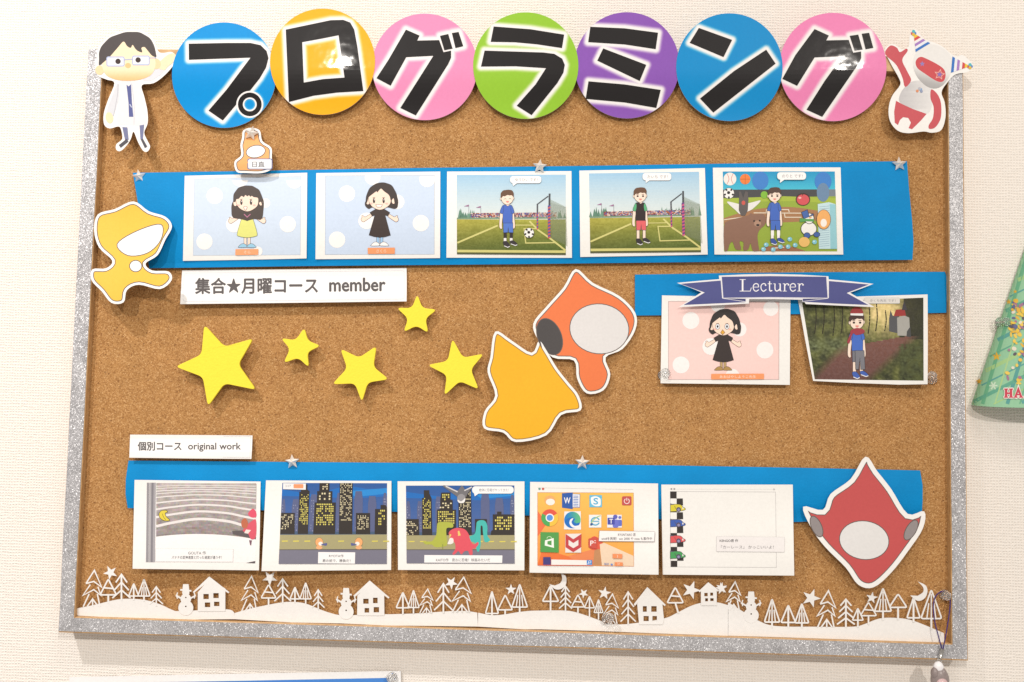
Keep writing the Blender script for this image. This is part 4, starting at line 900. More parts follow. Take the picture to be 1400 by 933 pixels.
icon('small pale and orange round icon', lambda q: q.poly(ell(180, 365, 36, 32), (238, 176, 110)).poly(ell(184, 376, 30, 22), (246, 240, 232)))
def ic_word(q):
    q.poly([(330, 322), (382, 324), (380, 412), (330, 412)], (246, 246, 248), ol=3, olc=(60, 100, 180)).poly([(262, 318), (334, 312), (334, 424), (262, 414)], (46, 92, 172)).text('W', 276, 346, 318, 386, (248, 248, 250), .02)
    for i in range(7): q.line([(338, 336 + 11 * i), (372, 337 + 11 * i)], 5, (90, 130, 200), bump=(i == 0))
icon('blue letter W document icon', ic_word)
icon('sky blue letter S speech icon', lambda q: q.poly(rect(446, 330, 530, 411), (106, 192, 226)).poly(sm([(458, 345), (490, 338), (518, 352), (522, 375), (518, 400), (488, 404), (462, 390), (456, 365)]), (248, 250, 252)).text('S', 474, 350, 504, 392, (90, 180, 220), .02))
icon('red power button icon', lambda q: q.poly(rrect(665, 338, 728, 398, 8), (196, 82, 82)).line(ell(697, 370, 17, 17, 0, 20, -60, 240), 5, (246, 226, 222)).line([(697, 348), (697, 368)], 5, (246, 226, 222)))
def ic_chrome(q):
    for a0, cc in ((150, (226, 88, 72)), (270, (240, 196, 72)), (30, (78, 170, 92))):
        q.poly(ell(180, 482, 57, 57, 0, 14, a0 + 60, a0 + 180) + [(180, 482)], cc, bump=(a0 == 150))
    q.poly(ell(180, 482, 28), (246, 246, 246)).poly(ell(180, 482, 21), (92, 150, 226))
icon('red, yellow and green ring icon with blue centre', ic_chrome)
def ic_edge(q):
    q.poly([(277, 440), (388, 438), (390, 562), (275, 560)], (240, 238, 238)).poly(ell(332, 498, 55), (28, 110, 196))
    q.poly([*ell(332, 496, 55, 55, 0, 20, -190, 10), (386, 512), (360, 520), (340, 510), (350, 490), (330, 478), (300, 486)], lambda x, y: mixc((34, 130, 206), (96, 190, 130), (x - 775) / 16)).poly(sm([(338, 486), (326, 512), (345, 536), (382, 532), (360, 548), (330, 545), (312, 520), (318, 494)]), (244, 244, 246))
icon('blue and green wave icon', ic_edge)
icon('small white icon with light blue letter e', lambda q: q.poly(rect(443, 462, 526, 548), (238, 240, 240)).line(ell(486, 506, 27, 25, 0, 24, 20, 340), 9, (90, 170, 206)).line([(462, 506), (512, 506)], 7, (90, 170, 206)).line(smo([(452, 535), (470, 500), (500, 476), (522, 468)]), 6, (170, 200, 110)).poly(ell(460, 526, 9), (60, 90, 150)))
icon('white icon with purple letter T and two people', lambda q: q.poly(rect(565, 462, 663, 548), (236, 236, 242)).poly(ell(620, 476, 15), (96, 100, 190)).poly(ell(650, 480, 10), (110, 116, 200)).poly(rrect(632, 496, 664, 538, 8), (96, 110, 200)).poly(rrect(602, 494, 642, 548, 12), (110, 116, 206)).poly(rrect(568, 482, 616, 528, 5), (72, 78, 170)).text('T', 580, 490, 604, 520, (246, 246, 250), .015))
icon('green square shopping icon', lambda q: q.poly([(118, 578), (240, 580), (240, 716), (116, 712)], (84, 158, 80)).poly([(148, 634), (206, 618), (208, 684), (146, 668)], (246, 246, 240), [[(164, 640), (192, 634), (192, 668), (164, 660)]]).line(ell(177, 622, 16, 14, 0, 12, 180, 360), 4, (200, 226, 190)))
icon('red shield icon on white', lambda q: q.poly([(284, 590), (392, 588), (390, 716), (284, 716)], (236, 228, 224)).poly([(286, 590), (338, 626), (392, 590), (390, 680), (338, 714), (286, 680)], (196, 66, 72), [[(306, 630), (306, 666), (338, 686), (372, 666), (372, 630), (338, 652)]]))
icon('small red letter P icon', lambda q: q.poly([(440, 622), (495, 612), (495, 690), (440, 680)], (206, 84, 72)).text('P', 452, 636, 474, 668, (250, 240, 236), .015).line([(478, 636), (490, 636)], 4, (250, 230, 224)).line([(478, 650), (490, 650)], 4, (250, 230, 224)))
a = sh.art('task_bar', t4); a.poly([(190, 762), (464, 768), (464, 800), (190, 798)], (246, 240, 236)).poly(rect(136, 746, 186, 798), (70, 66, 130)).poly(rect(428, 766, 464, 798), (74, 140, 214)).line(ell(448, 778, 8), 3, (240, 244, 250), True).line([(442, 784), (434, 792)], 4, (240, 244, 250)).line([(100, 800), (464, 802)], 4, (226, 90, 60))
a.poly([(602, 724), (667, 726), (666, 756), (602, 754)], (240, 148, 96)).poly([(616, 780), (670, 782), (670, 806), (616, 806)], (240, 148, 96)).text('3', 630, 733, 638, 748, (250, 226, 206)).text('37', 634, 786, 650, 800, (250, 226, 206)).text('時計', 546, 784, 578, 802, (96, 120, 190)).poly(ell(596, 796, 7), (110, 140, 210)); a.done()
a = sh.art('caption', t4); a.poly([(512, 568), (886, 574), (882, 643), (508, 640)], (150, 144, 148)).poly([(514, 570), (884, 576), (880, 641), (510, 638)], (247, 243, 241)); a.text('RYUNTARO 君', 638, 586, 756, 606, GTX, .012); a.text('win8を再現！win 2000 や vista も製作中', 526, 612, 866, 632, GTX, .003); a.done()
# --- race
t5 = T(895, 630, 5.49)
sh = sheet1('mostly white sheet with chequered start line and four racing cars', t5, [(50, 180), (540, 180), (1037, 180), (1042, 520), (1048, 863), (540, 860), (61, 856)], None, on3(0, 995, 0.002, .003), 'xy', group=G2)
a = sh.art('printed_background', t5); a.line([(117, 232), (908, 236), (914, 802), (119, 798)], 2.6, (186, 182, 182), True).line([(110, 214), (905, 216)], 1.6, (222, 218, 218)).poly(ell(126, 213, 7), (160, 156, 156)).poly(ell(148, 213, 7), (160, 156, 156)).poly(rect(888, 210, 904, 222), (206, 202, 202))
ck = [(118, 232), (165, 232), (208, 284), (118, 386), (168, 386)]
for j in range(11):
    y0_ = 232 + 52 * j; y1_ = min(798, y0_ + 52)
    if y0_ < 798: a.poly([(117 + (j % 2) * 48 + j * .5, y0_), (165 + (j % 2) * 46 + j * .5, y0_), (165 + (j % 2) * 48 + j * .5, y1_), (117 + (j % 2) * 48 + j * .5, y1_)], (52, 46, 44), bump=(j == 0))
a.done()
for (y, cc, lab) in ((355, (222, 206, 56), 'yellow racing car'), (470, (64, 96, 178), 'blue racing car'), (590, (222, 88, 92), 'red racing car'), (708, (72, 160, 92), 'green racing car')):
    a = sh.art('drawn_car', t5, label=lab); a.poly([(118, y - 28), *smo([(160, y - 28), (195, y - 24), (214, y - 6), (230, y + 4), (226, y + 16), (190, y + 24)], 4), (118, y + 28)], cc, ol=3, olc=(70, 62, 66)).poly([(118, y - 34), (130, y - 30), (150, y - 24), (118, y - 22)], (96, 92, 110)).poly(ell(180, y + 12, 18, 18), (86, 78, 100)).poly(ell(180, y + 14, 10), (150, 144, 180)).line([(150, y - 14), (160, y + 8)], 3, (90, 80, 80)).poly(ell(212, y + 3, 5, 8), (236, 232, 226)); a.done()
a = sh.art('caption', t5); a.poly([(465, 568), (976, 574), (974, 687), (463, 683)], (218, 214, 214)).poly([(467, 570), (974, 576), (972, 685), (465, 681)], (240, 236, 235)); a.text('KENGO君 作', 488, 590, 626, 612, (84, 80, 82), .015); a.text('「カーレース」 かっこいいよ！', 498, 636, 894, 662, (150, 146, 148), .002); a.done()

# ------------------------------------------------------------------ character cut-outs: plain coloured stand-ins with the same white margin
def blob_cut(label, t, outline, lift, fields, border=4.0, col=None, cat='cut-out', name='paper_cutout', cut='xy', mat=None, line=(104, 92, 88)):
    o = mp(t, sm(outline, 4))
    s_ = Sheet(name, label, cat, o, CORK, lift, cut, step=9, color=WHT, mat=mat)
    a_ = s_.art('printed_field'); ins = inset(o, border); a_.poly(ins, col).line(ins, 1.1, line, True); a_.done()
    for nm, pts, cc in fields:
        q = s_.art(nm, t); q.poly(pts, cc); q.line(pts, 1.1 * (1 / (t((1, 0))[0] - t((0, 0))[0])), line, True); q.done()
    return s_
tF = T(100, 160, 3.333)
blob_cut('yellow-orange paper cut-out with white patches overlapping the left frame rail', tF, [(112, 445), (190, 420), (275, 385), (345, 430), (420, 455), (450, 500), (420, 560), (385, 630), (330, 668), (360, 700), (435, 705), (448, 745), (395, 785), (300, 765), (245, 790), (230, 845), (175, 848), (130, 795), (84, 745), (88, 695), (150, 690), (178, 655), (118, 595), (96, 520)],
    lambda x, y: 0.0100 + 0.014 * smooth01((y - 280) / 140) + 0.004 * smooth01((x - 150) / 80),
    [('white_patch', sm([(200, 580), (290, 520), (400, 490), (400, 560), (340, 620), (250, 632)], 5), (246, 244, 240)), ('white_patch', ell(285, 680, 28, 26), (246, 244, 240))], col=(246, 196, 82), mat=M_LAM)
ts = T(100, 160, 3.333)
sm_tag = blob_cut('small orange paper tag on a star pin carrying a lettered duty plate', ts, [(775, 62), (810, 50), (850, 62), (862, 110), (902, 140), (905, 185), (905, 235), (860, 256), (790, 256), (745, 250), (735, 205), (765, 175), (762, 130), (770, 95)],
    lambda x, y: 0.004 + 0.009 * smooth01((y - 178) / 50), [('white_patch', ell(832, 158, 44, 28, -10), (246, 244, 240))], border=3.4, col=(240, 172, 104), name='name_tag', cat='tag')
a = sm_tag.art('duty_plate', ts); a.poly(rrect(794, 190, 908, 240, 8), (104, 116, 160)).poly(rrect(798, 194, 904, 236, 6), (248, 248, 250)).text('日直', 816, 203, 872, 228, (70, 68, 74), .004); a.done()
tM = T(640, 350, 3.456)
blob_cut('orange and pale grey teardrop paper cut-out on bare cork', tM, [(508, 62), (590, 128), (715, 190), (790, 270), (790, 350), (730, 440), (650, 480), (672, 560), (640, 635), (560, 650), (515, 580), (500, 495), (400, 480), (330, 395), (308, 320), (370, 240), (450, 150)],
    lambda x, y: 0.0025 + 0.004 * smooth01((y - 365) / 170) + .002 * smooth01((760 - x) / 40), [('pale_patch', ell(620, 345, 140, 118, 6, 36), (224, 221, 220)), ('dark_patch', ell(385, 382, 56, 90, -22, 30), (74, 70, 70))], col=(236, 124, 72))
blob_cut('amber yellow spiky-edged paper cut-out overlapping the orange teardrop one', tM, [(128, 358), (205, 400), (300, 458), (335, 402), (372, 450), (420, 530), (475, 600), (522, 660), (532, 730), (440, 752), (370, 848), (225, 880), (165, 835), (75, 815), (78, 735), (128, 660), (92, 550), (105, 480)],
    lambda x, y: 0.0062 + 0.003 * smooth01((y - 450) / 150) + 0.003 * smooth01((730 - x) / 60), [], col=(240, 180, 30), line=(150, 110, 50))
te = T(1080, 610, 2.8875)
blob_cut('red kite-shaped paper cut-out with pale oval centre over the lower blue strip', te, [(298, 42), (345, 100), (400, 170), (465, 268), (530, 258), (525, 325), (470, 410), (400, 500), (330, 558), (270, 548), (220, 480), (140, 400), (85, 325), (52, 240), (130, 252), (160, 190), (240, 130)],
    lambda x, y: 0.0088 + 0.003 * smooth01((y - 625) / 170), [('pale_patch', ell(293, 372, 98, 76, 8, 36), (230, 228, 227)), ('grey_patch', ell(105, 318, 20, 44, -24), (150, 142, 142)), ('grey_patch', ell(478, 332, 20, 44, 30), (150, 142, 142))], col=(200, 84, 84), border=7.0)

# ------------------------------------------------------------------ white paper winter border along the bottom rail
SNOW = (246, 243, 240)
class Snow:
    def __init__(s, label, outline):
        s.sh = Sheet('snow_border', label, 'paper border', outline, CORK, lambda x, y: 0.0032 + 0.0030 * smooth01((850 - y) / 60), 'y', 7, color=SNOW, thick=0.0004, group='winter landscape border strips')
    def part(s, name, t): return s.sh.art(name, t)
    def st(s, a, pts, w, closed=False): a.line(pts, w * 1.12, SNOW, closed)
    def feather(s, t, cx, top, base, hw, n=3, w=9):
        a = s.part('paper_tree', t); s.st(a, [(cx, top), (cx, base + 6)], w * 1.15); H = base - top
        for i in range(n):
            y = top + H * i / n * .92; hh = H / n * .95; ww = hw * (.62 + .38 * i / max(1, n - 1))
            if y + hh > base: hh = base - y + 4
            s.st(a, [(cx - ww, y + hh), (cx, y), (cx + ww, y + hh)], w)
        a.done(0.0004)
    def tri(s, t, cx, top, bot, base, hw, stripes=1, w=9, cap=False, lean=0):
        a = s.part('paper_tree', t)
        q = round_poly([(cx, top), (cx + hw, bot), (cx - hw, bot)], hw * .22, 3); s.st(a, q, w, True)
        s.st(a, [(cx, bot if stripes != 1 else top + 12), (cx + lean, base + 6)], w * 1.2)
        if stripes > 1:
            for k in range(stripes):
                f = (k + 1) / (stripes + 1) * 2 - 1; s.st(a, [(cx + f * hw * .86, bot), (cx + f * hw * .5, bot - (bot - top) * (1 - abs(f) * .75) * .85)], w * .8)
        if cap: s.st(a, [(cx - hw * .55, top + (bot - top) * .55), (cx + hw * .55, top + (bot - top) * .60)], w)
        a.done(0.0004)
    def layered(s, t, cx, top, base, hw, w=8):
        a = s.part('paper_tree', t); H = base - top
        s.st(a, [(cx - hw * .7, top + H * .36), (cx, top), (cx + hw * .62, top + H * .47), (cx - hw * .05, top + H * .31), (cx - hw * .72, top + H * .37)], w)
        s.st(a, [(cx - hw * .35, top + H * .40), (cx - hw * .98, top + H * .70), (cx - hw * .05, top + H * .54), (cx + hw * .55, top + H * .70), (cx + hw * .30, top + H * .46)], w)
        s.st(a, [(cx - hw * .45, top + H * .66), (cx - hw * .95, base + 4)], w); s.st(a, [(cx + hw * .25, top + H * .66), (cx + hw * .48, base + 4)], w)
        s.st(a, [(cx - hw * .62, base + 2), (cx - hw * .15, top + H * .80), (cx + hw * .32, base + 2)], w); s.st(a, [(cx - hw * .15, top + H * .8), (cx - hw * .15, base + 4)], w)
        a.done(0.0004)
    def star(s, t, cx, cy, r, rot=-100):
        a = s.part('paper_star', t); a.poly(starpts(cx, cy, r, r * .4, rot), SNOW); a.done(0.0004)
    def house(s, t, walls, roof, wins):
        a = s.part('paper_house', t); a.poly(walls, SNOW, wins); a.poly(roof, SNOW); a.done(0.0004)
    def snowman(s, t, cx, top, base, k):
        a = s.part('paper_snowman', t); H = base - top
        a.poly([(cx - .10 * H, top), (cx + .10 * H, top), (cx + .12 * H, top + .2 * H), (cx - .12 * H, top + .2 * H)], SNOW).line([(cx - .2 * H, top + .2 * H), (cx + .2 * H, top + .24 * H)], .06 * H, SNOW)
        a.poly(ell(cx, top + .30 * H, .13 * H), SNOW).poly(ell(cx, top + .53 * H, .19 * H), SNOW, [ell(cx, top + .48 * H, .028 * H, n=8), ell(cx, top + .62 * H, .028 * H, n=8)]).poly(ell(cx, top + .85 * H, .27 * H), SNOW, [ell(cx, top + .80 * H, .03 * H, n=8)])
        for q in (-1, 1):
            s.st(a, [(cx + q * .15 * H, top + .52 * H), (cx + q * .36 * H, top + .40 * H)], .05 * H); s.st(a, [(cx + q * .30 * H, top + .52 * H), (cx + q * .33 * H, top + .42 * H), (cx + q * .30 * H, top + .30 * H)], .035 * H)
        a.done(0.0004)
n1, n2, n3, n4, n5 = T(60, 760, 5.0), T(310, 770, 5.6), T(530, 770, 5.385), T(740, 770, 5.185), T(980, 780, 3.784)
def wins(l): return [rect(*q) for q in l]
s = Snow('white winter border strip with hill, trees, snowman and house at the left frame rail', mp(n1, smo([(220, 362), (350, 335), (500, 300), (600, 295), (700, 305), (800, 335), (880, 372), (940, 379), (1240, 366), (1300, 388)], 4) + [(1303, 434), (900, 437), (600, 427), (220, 409)]))
s.layered(n1, 345, 100, 345, 80); s.tri(n1, 440, 160, 268, 322, 56, 0, cap=True); s.star(n1, 455, 116, 50, -115); s.feather(n1, 530, 128, 302, 62); s.tri(n1, 614, 190, 276, 300, 34, 1, 8); s.tri(n1, 684, 160, 276, 308, 42, 3, 8); s.feather(n1, 768, 212, 340, 46, 3, 7)
s.snowman(n1, 970, 195, 385, 1)
s.house(n1, [(1052, 380), (1052, 250), (1130, 160), (1240, 225), (1240, 380)], [(1025, 255), (1018, 248), (1130, 142), (1268, 250), (1260, 256), (1130, 172)], wins([(1090, 262, 1127, 297), (1158, 256, 1195, 290), (1100, 320, 1137, 352), (1163, 315, 1200, 345)]))
hl = mp(n2, smo([(58, 384), (200, 345), (400, 305), (500, 298), (600, 310), (700, 350), (800, 385), (900, 400), (1210, 392)], 4)) + mp(n3, smo([(0, 378), (200, 372), (350, 362), (480, 354), (580, 354), (660, 366)], 4)) + mp(n3, [(664, 468), (300, 463), (0, 460)]) + mp(n2, [(870, 462), (500, 455), (58, 430)])
s = Snow('white winter border strip with hill and house left of a grove under a star', hl)
s.layered(n2, 190, 102, 365, 80); s.tri(n2, 320, 165, 268, 325, 58, 0, cap=True); s.star(n2, 330, 115, 60, -125); s.feather(n2, 428, 122, 305, 64); s.tri(n2, 522, 185, 275, 300, 38, 1); s.tri(n2, 604, 150, 275, 306, 44, 3, 8); s.feather(n2, 700, 205, 352, 48, 3, 8)
s.snowman(n2, 914, 192, 405, 1)
s.house(n2, [(998, 402), (1000, 250), (1096, 152), (1205, 240), (1207, 402)], [(978, 262), (970, 250), (1094, 134), (1246, 264), (1238, 272), (1096, 168)], wins([(1045, 274, 1086, 312), (1120, 266, 1155, 308), (1055, 345, 1090, 380), (1125, 338, 1166, 378)]))
s.tri(n3, 112, 215, 330, 372, 50, 1); s.tri(n3, 190, 200, 328, 366, 42, 3, 8); s.layered(n3, 295, 192, 365, 62, 7); s.feather(n3, 410, 152, 362, 68); s.star(n3, 468, 146, 50, -130); s.layered(n3, 560, 104, 358, 88)
hl = mp(n3, smo([(666, 366), (760, 384), (850, 380), (960, 362), (1050, 352)], 4)) + mp(n4, smo([(80, 336), (200, 340), (300, 366), (400, 402), (480, 428), (600, 434), (860, 396), (960, 355), (1060, 305), (1150, 280), (1240, 278), (1328, 300)], 4)) + mp(n4, [(1325, 516), (800, 498), (400, 482), (0, 470)]) + mp(n3, [(1000, 488), (664, 468)])
s = Snow('white winter border strip with moon, trees and two houses', hl)
s.tri(n3, 768, 208, 372, 385, 48, 1); s.tri(n3, 865, 235, 345, 382, 54, 0); s.star(n3, 908, 196, 42, -90); s.tri(n3, 972, 155, 325, 368, 58, 3)
s.tri(n4, 66, 160, 272, 340, 58, 1); s.feather(n4, 172, 165, 335, 46, 4, 8)
a = s.part('paper_moon', n4); a.poly(smo([(140, 72), (175, 95), (175, 150), (145, 182), (100, 186), (55, 150)], 5) + smo([(95, 160), (135, 142), (148, 110), (140, 72)], 4)[:-1], SNOW); a.done(0.0004)
s.tri(n4, 260, 225, 312, 348, 46, 0, 8, cap=True); s.star(n4, 300, 216, 36, -120); s.tri(n4, 342, 235, 318, 378, 36, 1, 7); s.tri(n4, 406, 258, 352, 395, 32, 3, 7); s.star(n4, 448, 214, 48, -80); s.layered(n4, 505, 220, 430, 68, 7); s.feather(n4, 616, 205, 432, 54, 4, 8)
s.house(n4, [(694, 436), (680, 290), (752, 182), (858, 285), (870, 400), (860, 436)], [(664, 305), (656, 292), (752, 170), (882, 296), (876, 306), (752, 204)], wins([(720, 306, 748, 346), (780, 306, 818, 346), (725, 376, 762, 412), (788, 376, 820, 412)]))
s.tri(n4, 950, 172, 282, 350, 58, 0, cap=True, lean=22); s.star(n4, 1062, 192, 68, -70)
s.house(n4, [(1132, 300), (1132, 200), (1184, 150), (1244, 195), (1244, 300)], [(1122, 208), (1116, 200), (1184, 136), (1254, 190), (1250, 200), (1184, 158)], wins([(1156, 212, 1180, 236), (1198, 210, 1218, 232), (1162, 250, 1182, 272), (1198, 250, 1222, 270)]))
s.star(n4, 1278, 180, 44, -100)
hl = mp(n5, smo([(58, 165), (90, 185), (150, 222), (210, 258), (300, 288), (500, 292), (700, 292), (760, 280), (840, 250), (920, 246), (1000, 256), (1080, 285), (1175, 325)], 4)) + mp(n5, [(1177, 374), (700, 358), (300, 345), (58, 338)])
s = Snow('white winter border strip with snowman, grove and crescent moon at the right frame rail', hl)
s.star(n5, 24, 90, 30, -80); s.layered(n5, 95, 60, 205, 46, 6); s.snowman(n5, 178, 110, 255, 1); s.tri(n5, 286, 148, 268, 292, 40, 3, 7); s.tri(n5, 370, 180, 270, 292, 38, 1, 7); s.tri(n5, 440, 172, 272, 292, 36, 3, 7); s.star(n5, 488, 144, 50, -70)
s.layered(n5, 578, 106, 292, 60, 6.5); s.feather(n5, 668, 150, 290, 46, 4, 7); s.tri(n5, 730, 196, 258, 290, 28, 1, 6); s.tri(n5, 785, 165, 235, 275, 42, 0, 6, cap=True); s.star(n5, 802, 142, 32, -80); s.tri(n5, 860, 92, 212, 252, 44, 3, 7); s.tri(n5, 938, 122, 192, 250, 46, 0, 7); s.tri(n5, 1018, 140, 246, 262, 34, 1, 7); s.tri(n5, 1110, 100, 250, 300, 54, 3, 7)
a = s.part('paper_moon', n5); a.poly(smo([(1040, 58), (1080, 78), (1090, 110), (1075, 145), (1040, 158), (1000, 130)], 5) + smo([(1040, 132), (1068, 112), (1066, 85), (1040, 58)], 4)[:-1], SNOW); a.done(0.0004)

# ------------------------------------------------------------------ yellow foam stars
tS = T(230, 390, 3.182)
def foam_star(label, pts, lift=0.0078):
    o = mp(tS, round_poly(pts, 22, 5)); cx = sum(p[0] for p in o) / len(o); cy = sum(p[1] for p in o) / len(o)
    q = Sheet('foam_star', label, 'star', o, CORK, lambda x, y: lift + 0.0028, thick=0.0028, color=(250, 230, 72), mat=M_FOAM, group='yellow foam stars')
    bm_ = bmesh.new(); bm_.from_mesh(q.root.data)
    ed = [e for e in bm_.edges if len(e.link_faces) == 2 and all(abs(v.co.y - min(w_.co.y for w_ in bm_.verts)) < 1e-6 for v in e.verts) and abs(e.calc_face_angle()) > .5]
    bmesh.ops.bevel(bm_, geom=ed, offset=0.0004, segments=2, affect='EDGES', profile=0.6); bm_.to_mesh(q.root.data); bm_.free()
    w0 = P(cx, cy, CORK) - q.org
    n_ = 16; vs_ = [(w0[0] + .008 * math.cos(2 * math.pi * i / n_), y, w0[2] + .008 * math.sin(2 * math.pi * i / n_)) for y in (.0003, -lift - .0002) for i in range(n_)]
    link_mesh('adhesive_pad', vs_, [tuple(range(n_)), tuple(range(2 * n_ - 1, n_ - 1, -1))] + [((i + 1) % n_, i, n_ + i, n_ + (i + 1) % n_) for i in range(n_)], M_CHARM_W, q.root)
foam_star('largest yellow foam star below the large white label', [(156, 172), (243, 268), (370, 232), (304, 345), (382, 456), (244, 428), (172, 528), (150, 400), (30, 355), (144, 302)])
foam_star('small yellow foam star close to the largest star', [(592, 184), (606, 242), (664, 264), (604, 292), (612, 360), (565, 316), (500, 340), (530, 278), (488, 230), (554, 240)], 0.0068)
foam_star('medium yellow foam star with one point straight down', [(748, 276), (830, 316), (906, 264), (892, 356), (960, 410), (868, 424), (842, 510), (812, 428), (712, 432), (778, 362)], 0.0068)
foam_star('small yellow foam star touching the corner of the large white label', [(1083, 38), (1105, 100), (1170, 106), (1118, 146), (1132, 210), (1080, 176), (1022, 206), (1044, 146), (992, 98), (1060, 100)], 0.0045)
foam_star('medium yellow foam star beside the amber yellow cut-out', [(1236, 232), (1282, 316), (1374, 298), (1316, 368), (1352, 455), (1268, 418), (1200, 482), (1212, 392), (1126, 348), (1216, 330)], 0.0052)

# ------------------------------------------------------------------ push pins
def star_pin(label, px, py, r, rot, y):
    c = P(px, py, y); e = bpy.data.objects.new('star_push_pin', None); C.objects.link(e); e.location = c
    tag(e, label, 'push pin', 'silver star push pins')
    pts = [(q[0], -q[1]) for q in starpts(0, 0, r, r * .46, rot)]
    vs_ = [(0, -0.0064, 0)] + [(p[0], -0.0014, p[1]) for p in pts] + [(p[0], -0.0006, p[1]) for p in pts]
    fs = [(0, 1 + (i + 1) % 10, 1 + i) for i in range(10)] + [(1 + i, 1 + (i + 1) % 10, 11 + (i + 1) % 10, 11 + i) for i in range(10)] + [tuple(11 + i for i in range(10))]
    h = link_mesh('star_head', vs_, fs, M_SILVER, e)
    bm_ = bmesh.new(); bm_.from_mesh(h.data); bmesh.ops.recalc_face_normals(bm_, faces=bm_.faces[:]); bm_.to_mesh(h.data); bm_.free()
    n_ = 8; vs_ = [(.0006 * math.cos(2 * math.pi * i / n_), yy, .0006 * math.sin(2 * math.pi * i / n_)) for yy in (-.0008, .009) for i in range(n_)]
    link_mesh('pin_needle', vs_, [(i, (i + 1) % n_, n_ + (i + 1) % n_, n_ + i) for i in range(n_)] + [tuple(range(n_)), tuple(range(2 * n_ - 1, n_ - 1, -1))], M_STEEL, e)
PXM = 1 / 1380.0
star_pin('silver star pin at the top corner of the upper blue strip near the yellow-orange cut-out', 190.5, 242, 10.5 * PXM, -100, CORK - 0.0022 - .0012)
star_pin('silver star pin holding the small orange tag', 344, 183, 11 * PXM, -150, CORK - 0.0052)
star_pin('silver star pin above the sheet with the blue football player', 738, 228, 10.5 * PXM, -86, CORK - 0.0042)
star_pin('silver star pin at the free end of the upper blue strip', 1229, 225, 10.5 * PXM, -94, CORK - 0.0028)
star_pin('silver star pin on the lower blue strip above the two-figure night city sheet', 400, 631.5, 10.5 * PXM, -96, CORK - 0.0026)
star_pin('silver star pin on the lower blue strip above the desktop icon sheet', 796, 632.5, 10.5 * PXM, -88, CORK - 0.0026)

PIN_ME = None
def clear_pin(label, px, py, y, tilt=(0, 0)):
    global PIN_ME
    e = bpy.data.objects.new('clear_push_pin', None); C.objects.link(e); e.location = P(px, py, y); e.rotation_euler = (tilt[0], 0, tilt[1])
    tag(e, label, 'push pin', 'clear plastic push pins')
    if PIN_ME is None:
        prof = [(0, 0), (.0048, 0), (.0052, .0006), (.0050, .0014), (.0032, .0022), (.0026, .0040), (.0027, .0070), (.0038, .0086), (.0046, .0094), (.0046, .0104), (.0040, .0110), (0, .0112)]
        n_ = 24; vs_ = []; fs = []
        for (r, h) in prof:
            for i in range(n_): vs_.append((r * math.cos(2 * math.pi * i / n_), -h, r * math.sin(2 * math.pi * i / n_)))
        for k in range(len(prof) - 1):
            for i in range(n_): j = (i + 1) % n_; fs.append((k * n_ + i, k * n_ + n_ + i, k * n_ + n_ + j, k * n_ + j))
        bm_ = bmesh.new(); bv = [bm_.verts.new(p) for p in vs_]
        for q in fs: bm_.faces.new([bv[i] for i in q])
        bmesh.ops.remove_doubles(bm_, verts=bm_.verts[:], dist=1e-6); bmesh.ops.recalc_face_normals(bm_, faces=bm_.faces[:])
        PIN_ME = bpy.data.meshes.new('pin_head'); bm_.to_mesh(PIN_ME); bm_.free(); PIN_ME.materials.append(M_CLEAR)
        for p in PIN_ME.polygons: p.use_smooth = True
    o = bpy.data.objects.new('pin_head', PIN_ME); C.objects.link(o); o.parent = e
    n_ = 8; vs_ = [(.0005 * math.cos(2 * math.pi * i / n_), yy, .0005 * math.sin(2 * math.pi * i / n_)) for yy in (-.007, .010) for i in range(n_)]
    link_mesh('pin_needle', vs_, [(i, (i + 1) % n_, n_ + (i + 1) % n_, n_ + i) for i in range(n_)] + [tuple(range(n_)), tuple(range(2 * n_ - 1, n_ - 1, -1))], M_STEEL, e)
    return e
clear_pin('clear push pin at the corner of the pink polka-dot sheet', 905.5, 514, CORK - 0.0005, (-.3, .25))
clear_pin('clear push pin at the corner of the dark forest sheet', 1274, 519, CORK - 0.0005, (-.35, -.35))
clear_pin('clear push pin on the winter border strip with the moon', 829, 846, CORK - 0.0045, (-.3, .3))
clear_pin('clear push pin carrying the purple strap', 1291, 813.5, CORK - 0.0005, (-.1, -.2))

# ------------------------------------------------------------------ phone-strap charm
def tube(name, pts, r, mat, parent, n_=8):
    pts = [np.array(p, float) for p in pts]; vs_, fs = [], []
    for i, p in enumerate(pts):
        d_ = pts[min(i + 1, len(pts) - 1)] - pts[max(i - 1, 0)]; d_ /= np.linalg.norm(d_) + 1e-12
        u = np.cross(d_, [0, 1, 0]); u /= np.linalg.norm(u) + 1e-9; v = np.cross(d_, u)
        for k in range(n_): an = 2 * math.pi * k / n_; vs_.append(p + r * (math.cos(an) * u + math.sin(an) * v))
    for i in range(len(pts) - 1):
        for k in range(n_): j = (k + 1) % n_; fs.append((i * n_ + k, i * n_ + j, (i + 1) * n_ + j, (i + 1) * n_ + k))
    fs += [tuple(range(n_)), tuple(range((len(pts)) * n_ - 1, (len(pts) - 1) * n_ - 1, -1))]
    return link_mesh(name, vs_, fs, mat, parent, smooth=True)
oc = P(1285, 925, FRONT - 0.004)
st_e = bpy.data.objects.new('strap_charm', None); C.objects.link(st_e); st_e.location = oc
tag(st_e, 'grey and white charm on a purple strap hanging over the frame corner', 'charm')
def LP(px, py, y): return P(px, py, y) - oc
yF = FRONT - 0.0035; yP = CORK - 0.0062
lp = [(1288.2, 889, yF), (1283, 870, yF - .001), (1278, 850, yF + .001), (1276, 832, yF + .002), (1278, 818, yP), (1284, 810.5, yP), (1291, 809, yP), (1297, 812, yP), (1299, 822, yP - .001), (1298, 838, yF + .0025), (1293.5, 866, yF), (1289, 889, yF)]
